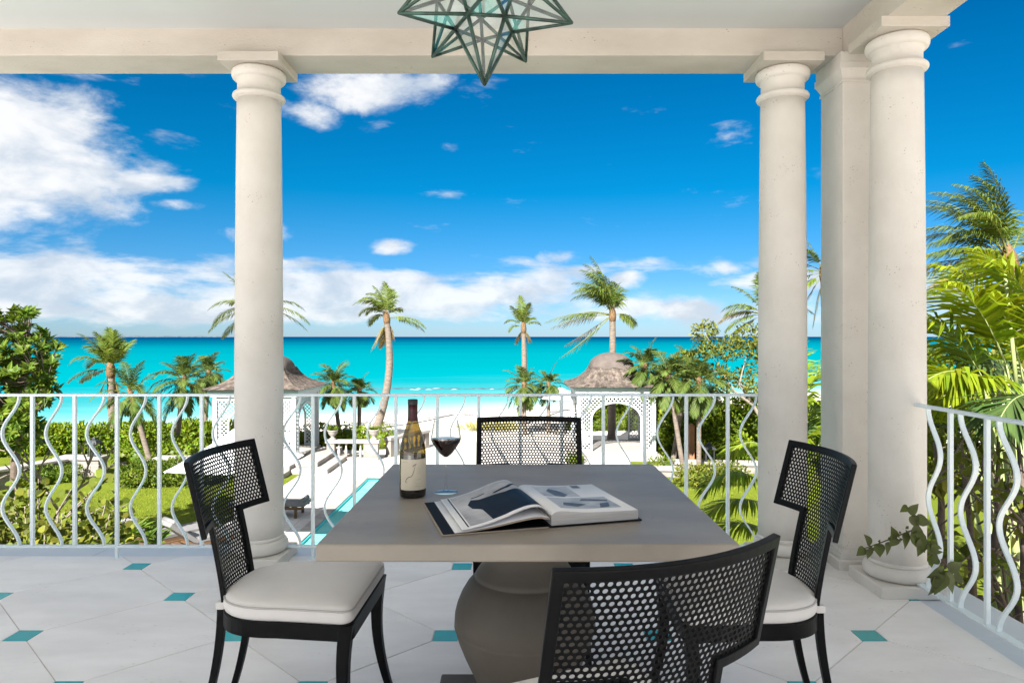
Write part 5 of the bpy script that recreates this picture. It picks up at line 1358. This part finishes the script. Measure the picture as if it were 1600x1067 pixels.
# ------------------------------------------------------------------ gazebos
def gazebo(label, x0, y0, wd, wx=None):
    """square white pavilion, front left corner at x0, y0; arches of lattice on four sides, bell-shaped shingle roof"""
    h = wd / 2; t = thing('gazebo', label, 'gazebo', (x0 + h, y0 + h, GZ))
    mb = MB(); mb.box((-h - .25, -h - .25, -.05), (h + .25, h + .25, .16)); mb.box((-h - .05, -h - .05, .16), (h + .05, h + .05, .32)); bevel(mb.build('platform', 'coping', t), .015)
    Z0, ZT = .32, 2.52
    for sx in (-1, 1):
        for sy in (-1, 1):
            mb = MB(); c = .075; X, Y = sx * (h - c), sy * (h - c); mb.box((X - c, Y - c, Z0), (X + c, Y + c, ZT)); bevel(mb.build('post', 'gaz_white', t), .008)
    pw = .52                       # width of the lattice panel from the corner
    xa, xi = h - .15, h - pw       # panel from xi to xa on either side
    zs, zc = 1.55, 2.22            # arch springing and crown
    def arch(x): 
        return zs + (zc - zs) * math.sqrt(max(0, 1 - (x / xi) ** 2))
    for side in range(4):
        rm = Matrix.Rotation(side * math.pi / 2, 4, 'Z')
        yo = -h + .07
        mb = MB()
        def bx(a, b): mb.box(a, b, 0, rm)
        for s in (-1, 1):
            xx = s * xi; bx((min(xx, xx - s * .06), yo - .03, Z0), (max(xx, xx - s * .06), yo + .03, zs))
            bx((min(s * xi, s * xa) , yo - .025, Z0), (max(s * xi, s * xa), yo + .025, Z0 + .10))
        bx((-xa, yo - .03, ZT - .14), (xa, yo + .03, ZT - .002))
        pts = [(xi - .03) * math.cos(math.pi * k / 24) for k in range(25)]
        rs = []
        for k in range(25):
            a = math.pi * k / 24; ca, sa = math.cos(a), math.sin(a)
            p_in = ((xi - .06) * ca, zs + (zc - zs - .06) * sa); p_out = (xi * ca, zs + (zc - zs) * sa)
            rs.append([rm @ Vector((p_in[0], yo - .032, p_in[1])), rm @ Vector((p_out[0], yo - .032, p_out[1])), rm @ Vector((p_out[0], yo + .032, p_out[1])), rm @ Vector((p_in[0], yo + .032, p_in[1]))])
        mb.rings(rs, smooth=False); mb.build('arch_frame', 'gaz_white', t)
        lt = MB(); stp = .105; w = .0135
        def ins(x, z):
            if not (-xa < x < xa and Z0 + .1 < z < ZT - .14): return False
            return abs(x) > xi or z > arch(x)
        for dg, yy in ((1, -.008), (-1, .008)):
            k = -6.0
            while k < 6.0:
                run = None; q = -xa
                while q <= xa + .02:
                    z = dg * q + k
                    ok = ins(q, z)
                    if ok and run is None: run = q
                    if (not ok or q > xa) and run is not None:
                        if q - run > .03:
                            a = Vector((run, yo + yy, dg * run + k)); b = Vector((q, yo + yy, dg * q + k))
                            nd = Vector((-dg, 0, 1)).normalized() * w; th = Vector((0, .006, 0))
                            r4 = lambda p: [rm @ (p - nd - th), rm @ (p + nd - th), rm @ (p + nd + th), rm @ (p - nd + th)]
                            lt.rings([r4(a), r4(b)], smooth=False)
                        run = None
                    q += .015
                k += stp * math.sqrt(2)
        lt.build('lattice_panel', 'gaz_white', t)
    mb = MB(); f = h + .06; mb.box((-f, -f, ZT), (f, f, ZT + .14)); bevel(mb.build('cornice', 'gaz_white', t), .01)
    mb = MB(); f = h + .14; mb.box((-f, -f, ZT + .14), (f, f, ZT + .28)); bevel(mb.build('fascia', 'gaz_trim', t), .01)
    RZ = ZT + .28
    prof = [(h + .30, 0), (h + .10, .06), (h - .12, .14), (h - .32, .25), (h - .47, .38), (h - .58, .51), (h - .66, .64), (h - .69, .72)]
    mb = MB()
    mb.rings([[(-r * .985, -r * .985, z - .02), (r * .985, -r * .985, z - .02), (r * .985, r * .985, z - .02), (-r * .985, r * .985, z - .02)] for r, z in [(prof[0][0], RZ + .02)] + [(a, RZ + b) for a, b in prof]], smooth=False)
    rf = mb.build('roof_deck', 'shingle', t)
    sh = MB()
    def prz(q):
        f = q * (len(prof) - 1); i = min(len(prof) - 2, int(f)); w = f - i
        return prof[i][0] + (prof[i + 1][0] - prof[i][0]) * w, prof[i][1] + (prof[i + 1][1] - prof[i][1]) * w
    NC = 11
    for side in range(4):
        rm = Matrix.Rotation(side * math.pi / 2, 4, 'Z')
        for c in range(NC):
            (ra, za), (rb_, zb) = prz(c / NC), prz(min(1, (c + 1.15) / NC))
            x = -ra
            while x < ra - .01:
                w = rnd.uniform(.09, .16); x1 = min(x + w, ra); k = rb_ / ra; j_ = rnd.uniform(0, .012)
                za_ = RZ + za - rnd.uniform(0, .02)
                P_ = [(x + .004, -ra - .018 - j_, za_ + .012), (x1 - .004, -ra - .018 - j_, za_ + .012), (x1 * k - .003, -rb_ - .004, RZ + zb + .012), (x * k + .003, -rb_ - .004, RZ + zb + .012)]
                Q_ = [(p[0], p[1] + .012, p[2] - .014) for p in P_]
                sh.rings([[rm @ Vector(p) for p in Q_], [rm @ Vector(p) for p in P_]], smooth=False)
                x = x1
    tag(sh.build('shingles', 'shingle', rf), kind='stuff')
    # dome cap with a scalloped lower edge
    dm = MB(); r1 = h - .71; rs = []
    def sq(r, z, e=.55, n=48, sc=0.0):
        o = []
        for k in range(n):
            a = 2 * math.pi * k / n; ca, sa = math.cos(a), math.sin(a)
            o.append((r * 1.04 * math.copysign(abs(ca) ** e, ca), r * 1.04 * math.copysign(abs(sa) ** e, sa), z - (sc if k % 2 else 0)))
        return o
    b = RZ + .70
    rs = [sq(r1 + .05, b - .015, .42, sc=.05), sq(r1 + .035, b + .03, .45), sq(r1 + .02, b + .14, .5), sq(r1 - .05, b + .27, .6), sq(r1 - .17, b + .385, .7), sq(r1 - .32, b + .475, .85), sq(r1 - .50, b + .54, 1.0), sq(.04, b + .575, 1.0)]
    dm.rings(rs, True, False, True); dm.build('roof_dome', 'shingle_cap', rf)
    return t
gazebo('white lattice gazebo with shingle roof beside the thatch palms and tall hedge', 2.36, 26.0, 3.0)
lg_ = gazebo('white lattice gazebo with shingle roof beside the stone steps and short balustrade', -10.95, 24.7, 3.0)
# stone steps down from the column-side gazebo
stp_ = thing('stone_steps', 'broad pale stone steps leading up to a white gazebo', 'steps', (-7.0, 24.8, GZ))
for k, (x1, z1) in enumerate(((.95, .17), (.48, .33))):
    mb = MB(); mb.box((-.66, -1.5 + .45 * k, .0 if k == 0 else .171), (x1 - .66 + .3, 2.4, z1)); bevel(mb.build('step', 'coping', stp_), .015)
mb = MB(); mb.box((-1.6, -2.2, .0), (-.665, -.32, .16)); bevel(mb.build('step', 'coping', stp_), .015)
mb = MB(); mb.box((-1.5, -1.6, .161), (-.668, -.32, .30)); bevel(mb.build('step', 'coping', stp_), .015)

# ------------------------------------------------------------------ balustrades with urns
def balustrade(label, loc, L, rz_, nb, pier0=.34, pier1=.34):
    t = thing('stone_balustrade', label, 'balustrade', loc, rz_)
    mb = MB(); mb.box((-.02, -.14, 0), (L + .02, .14, .12)); bevel(mb.build('plinth', 'garden_stone', t), .012)
    mb = MB(); mb.box((-.05, -.17, .66), (L + .05, .17, .78)); bevel(mb.build('coping', 'coping', t), .015)
    for x0_, x1_ in ((0, pier0), (L - pier1, L)):
        mb = MB(); mb.box((x0_, -.13, .12), (x1_, .13, .66)); bevel(mb.build('pier', 'garden_stone', t), .01)
    pr = [(.055, .121), (.055, .15), (.035, .17), (.045, .22), (.062, .29), (.058, .36), (.038, .45), (.03, .53), (.036, .58), (.055, .61), (.055, .659)]
    m_ = MB().lathe(pr, 14).mesh('baluster', 'coping')
    for k in range(nb): link('baluster', m_, t, (pier0 + (L - pier0 - pier1) * (k + .5) / nb, 0, 0))
    return t
balustrade('short stone balustrade with pale balusters beside the pool', (-7.15, 26.0, GZ), 1.95, 0, 4, .30, .55)
balustrade('stone balustrade running from the corner urn towards the beach', (-4.95, 26.6, GZ), 2.6, R(62), 6, .5, .3)
def urn(label, loc, s=1.0, plant=True):
    t = thing('stone_urn', label, 'urn', loc)
    pr = [(.15, 0), (.15, .05), (.08, .08), (.07, .13), (.13, .19), (.19, .28), (.205, .36), (.23, .38), (.23, .41), (.19, .41), (.17, .36)]
    MB().lathe([(a * s, b * s) for a, b in pr], 24, cap1=False).build('bowl', 'pot', t)
    MB().lathe([(0.0, .36 * s), (.175 * s, .36 * s)], 16, cap0=False, cap1=False).build('soil', 'bark', t)
    mb = MB()
    for k in range(50):
        a = rnd.uniform(0, 6.28); d = Vector((math.cos(a), math.sin(a), rnd.uniform(.6, 1.8))); leaf(mb, Vector((math.cos(a) * .06, math.sin(a) * .06, .36 * s)), d, Vector((0, -1, .3)), rnd.uniform(.16, .30), .035)
    mb.build('plant', 'leaf_dark', t)
urn('stone urn with a spiky plant on the short balustrade end', (-6.95, 26.0, GZ + .781), .9)
urn('stone urn with a spiky plant on the corner pedestal below the tall palm', (-5.38, 26.0, GZ + .781), .95)

# ------------------------------------------------------------------ low stone walls
def low_wall(label, a, b, h, thick=.4, course=.19):
    a, b = Vector(a), Vector(b); L = (b - a).length; t = thing('low_stone_wall', label, 'wall', a, math.atan2(b.y - a.y, b.x - a.x))
    mb = MB(); mb.box((.01, -thick / 2 + .012, -.05), (L - .01, thick / 2 - .012, h)); mb.build('wall_core', 'grout', t)
    z = 0; row = 0
    while z < h - .02:
        z1 = min(z + course, h); x = -(.2 if row % 2 else 0)
        while x < L:
            x1 = x + rnd.uniform(.3, .55); xa_, xb_ = max(0, x), min(L, x1)
            if xb_ - xa_ > .05:
                mb = MB(); q = rnd.uniform(0, .012); mb.box((xa_ + .006, -thick / 2 - q, z + .005), (xb_ - .006, thick / 2 + q, z1 - .005)); bevel(mb.build('stone', 'garden_stone', t), .012, 1)
            x = x1
        z = z1; row += 1
    mb = MB(); mb.box((-.06, -thick / 2 - .07, h), (L + .06, thick / 2 + .07, h + .09)); bevel(mb.build('coping', 'coping', t), .015)
    return t
low_wall('low coursed stone wall leading past the bare frangipani', (-17.2, 18.2, GZ), (-15.1, 22.75, GZ), .56)
low_wall('stone wall pier and short return below the ground lantern by the hedge', (-15.45, 23.2, GZ), (-14.0, 23.2, GZ), .56, .5)
low_wall('short stone wall behind the clipped mound bush', (-12.5, 23.9, GZ), (-10.9, 23.9, GZ), .42)
low_wall('low pale wall along the lawn between gazebo and lantern', (5.6, 23.9, GZ), (8.6, 23.6, GZ), .28, .5)
low_wall('lower pale wall end beside the gazebo foot', (4.55, 23.1, GZ), (5.5, 23.0, GZ), .22, .45)
# ------------------------------------------------------------------ garden lanterns, post
def garden_lantern(label, loc, s=1.0):
    t = thing('garden_lantern', label, 'lantern', loc)
    mb = MB(); mb.box((-.16 * s, -.16 * s, 0), (.16 * s, .16 * s, .05 * s)); mb.build('base', 'lantern_metal', t)
    for sx in (-1, 1):
        for sy in (-1, 1):
            mb = MB(); mb.box((sx * .135 * s - .015, sy * .135 * s - .015, .05 * s), (sx * .135 * s + .015, sy * .135 * s + .015, .42 * s)); mb.build('post', 'lantern_metal', t)
    mb = MB(); mb.box((-.125 * s, -.125 * s, .051 * s), (.125 * s, .125 * s, .419 * s)); mb.build('glass', 'pane', t)
    mb = MB(); q = lambda r, z: [(-r * s, -r * s, z * s), (r * s, -r * s, z * s), (r * s, r * s, z * s), (-r * s, r * s, z * s)]
    mb.rings([q(.20, .42), q(.20, .45), q(.12, .55), q(.05, .60), q(.05, .64), q(.02, .68)], smooth=False); mb.build('cap', 'lantern_metal', t)
garden_lantern('dark metal lantern standing on the stone wall pier', (-14.3, 23.2, GZ + .651), .95)
garden_lantern('dark metal lantern on the low pale wall in front of the tall hedge', (6.75, 23.78, GZ + .371), 1.0)
pw_ = thing('wooden_post', 'rusty brown wooden post against the tall hedge', 'post', (6.35, 24.6, GZ))
mb = MB(); mb.box((-.09, -.09, 0), (.09, .09, 1.5)); mb.rings([[(-.1, -.1, 1.5), (.1, -.1, 1.5), (.1, .1, 1.5), (-.1, .1, 1.5)], [(-.02, -.02, 1.58), (.02, -.02, 1.58), (.02, .02, 1.58), (-.02, .02, 1.58)]], smooth=False); bevel(mb.build('post', 'post_wood', pw_), .008)
# ------------------------------------------------------------------ parasols
def parasol(label, loc, rz_, half, edge, apex):
    t = thing('parasol', label, 'parasol', loc, rz_)
    mb = MB(); mb.tube([(0, 0, 0), (0, 0, apex + .05)], .03, 10); mb.build('pole', 'gaz_white', t)
    mb = MB(); mb.lathe([(.35, 0), (.35, .06), (.06, .09), (.05, .3)], 20); mb.build('foot', 'garden_stone', t)
    mb = MB(); n = 10; cs = [(-half, -half), (half, -half), (half, half), (-half, half)]
    for k in range(4):
        a, b = cs[k], cs[(k + 1) % 4]; b0_ = len(mb.v)
        for i in range(n + 1):
            q = i / n
            for j in range(n + 1):
                s = j / n; x, y = (a[0] + (b[0] - a[0]) * s) * q, (a[1] + (b[1] - a[1]) * s) * q
                sag = .10 * math.sin(math.pi * s) * q
                mb.v.append((x * (1 - sag * .3), y * (1 - sag * .3), apex + (edge - apex) * q - .06 * math.sin(math.pi * q) - sag * .5 + .05 * math.sin(math.pi * s) * 0))
        for i in range(n):
            for j in range(n):
                v = b0_ + i * (n + 1) + j; mb.face((v, v + n + 1, v + n + 2, v + 1), 0, True)
    mb.build('canopy', 'canvas', t)
    for k in range(4):
        a = cs[k]; mb = MB(); mb.tube([(0, 0, apex - .06), (a[0] * .98, a[1] * .98, edge - .03)], .012, 6); mb.build('rib', 'gaz_white', t)
parasol('white canvas parasol beside the two grey loungers on the lawn', (-6.1, 15.05, GZ), R(-3), 1.08, 1.92, 2.75)
parasol('white beach parasol on the sand behind the gazebo by the tall hedge', (2.2, 33.5, GZ), R(20), 1.1, 1.75, 2.25)
# ------------------------------------------------------------------ sun loungers
def lounger(label, loc, rz_, back=35):
    t = thing('sun_lounger', label, 'sun lounger', loc, rz_, 'sun loungers round the pool')
    mb = MB(); mb.box((-.32, -.98, .24), (-.27, .98, .30)); mb.box((.27, -.98, .24), (.32, .98, .30))
    for k in range(9): mb.box((-.268, -.95 + .2 * k, .25), (.268, -.83 + .2 * k, .28))
    mb.build('frame', 'teak', t)
    for sx in (-1, 1):
        for sy in (-1, 1):
            mb = MB(); mb.box((sx * .29 - .03, sy * .8 - .03, .02), (sx * .29 + .03, sy * .8 + .03, .24)); mb.build('leg', 'teak', t)
    mb = MB(); mb.box((-.31, -.97, .302), (.31, .30, .40)); bevel(mb.build('cushion', 'lounge', t), .02, 3)
    mb = MB(); rm = Matrix.Translation((0, .31, .31)) @ Matrix.Rotation(R(back), 4, 'X'); mb.box((-.31, 0, 0), (.31, .72, .10), 0, rm); bevel(mb.build('back_cushion', 'lounge', t), .02, 3)
    mb = MB(); mb.tube([tuple(rm @ Vector((-.29, .62, .13))), tuple(rm @ Vector((.29, .62, .13)))], .06, 12); mb.build('head_roll', 'lounge', t)
lounger('grey cushioned sun lounger with raised back beside the parasol', GP(318, 862, GZ) , R(140), 40)
lounger('second grey cushioned sun lounger on the grass, farther from the parasol', GP(258, 858, GZ), R(140), 40)
lounger('teak sun lounger with flat pad on the patio by the pool end', GP(420, 806, GZ), R(-90), 0)
# a few grass tufts break up the lawn edge
r_ = random.Random(77); mb = MB()
for k in range(45000):
    if r_.random() < .62: x, y = r_.uniform(-12.5, -7.35), r_.uniform(11.5, 22.5)
    else: x, y = r_.uniform(4.4, 9.5), r_.uniform(13, 23.5)
    d = Vector((r_.uniform(-.5, .5), r_.uniform(-.5, .5), 1)); s = Vector((r_.uniform(-1, 1), r_.uniform(-1, 1), 0)).normalized() * .006
    p = Vector((x, y, GZ)); tp_ = p + d * r_.uniform(.025, .055); j = len(mb.v); mb.v += [tuple(p - s), tuple(p + s), tuple(tp_)]; mb.face((j, j + 1, j + 2))
tag(mb.build('lawn_grass', 'grass'), 'short green grass blades over the lawn', 'grass', kind='stuff')
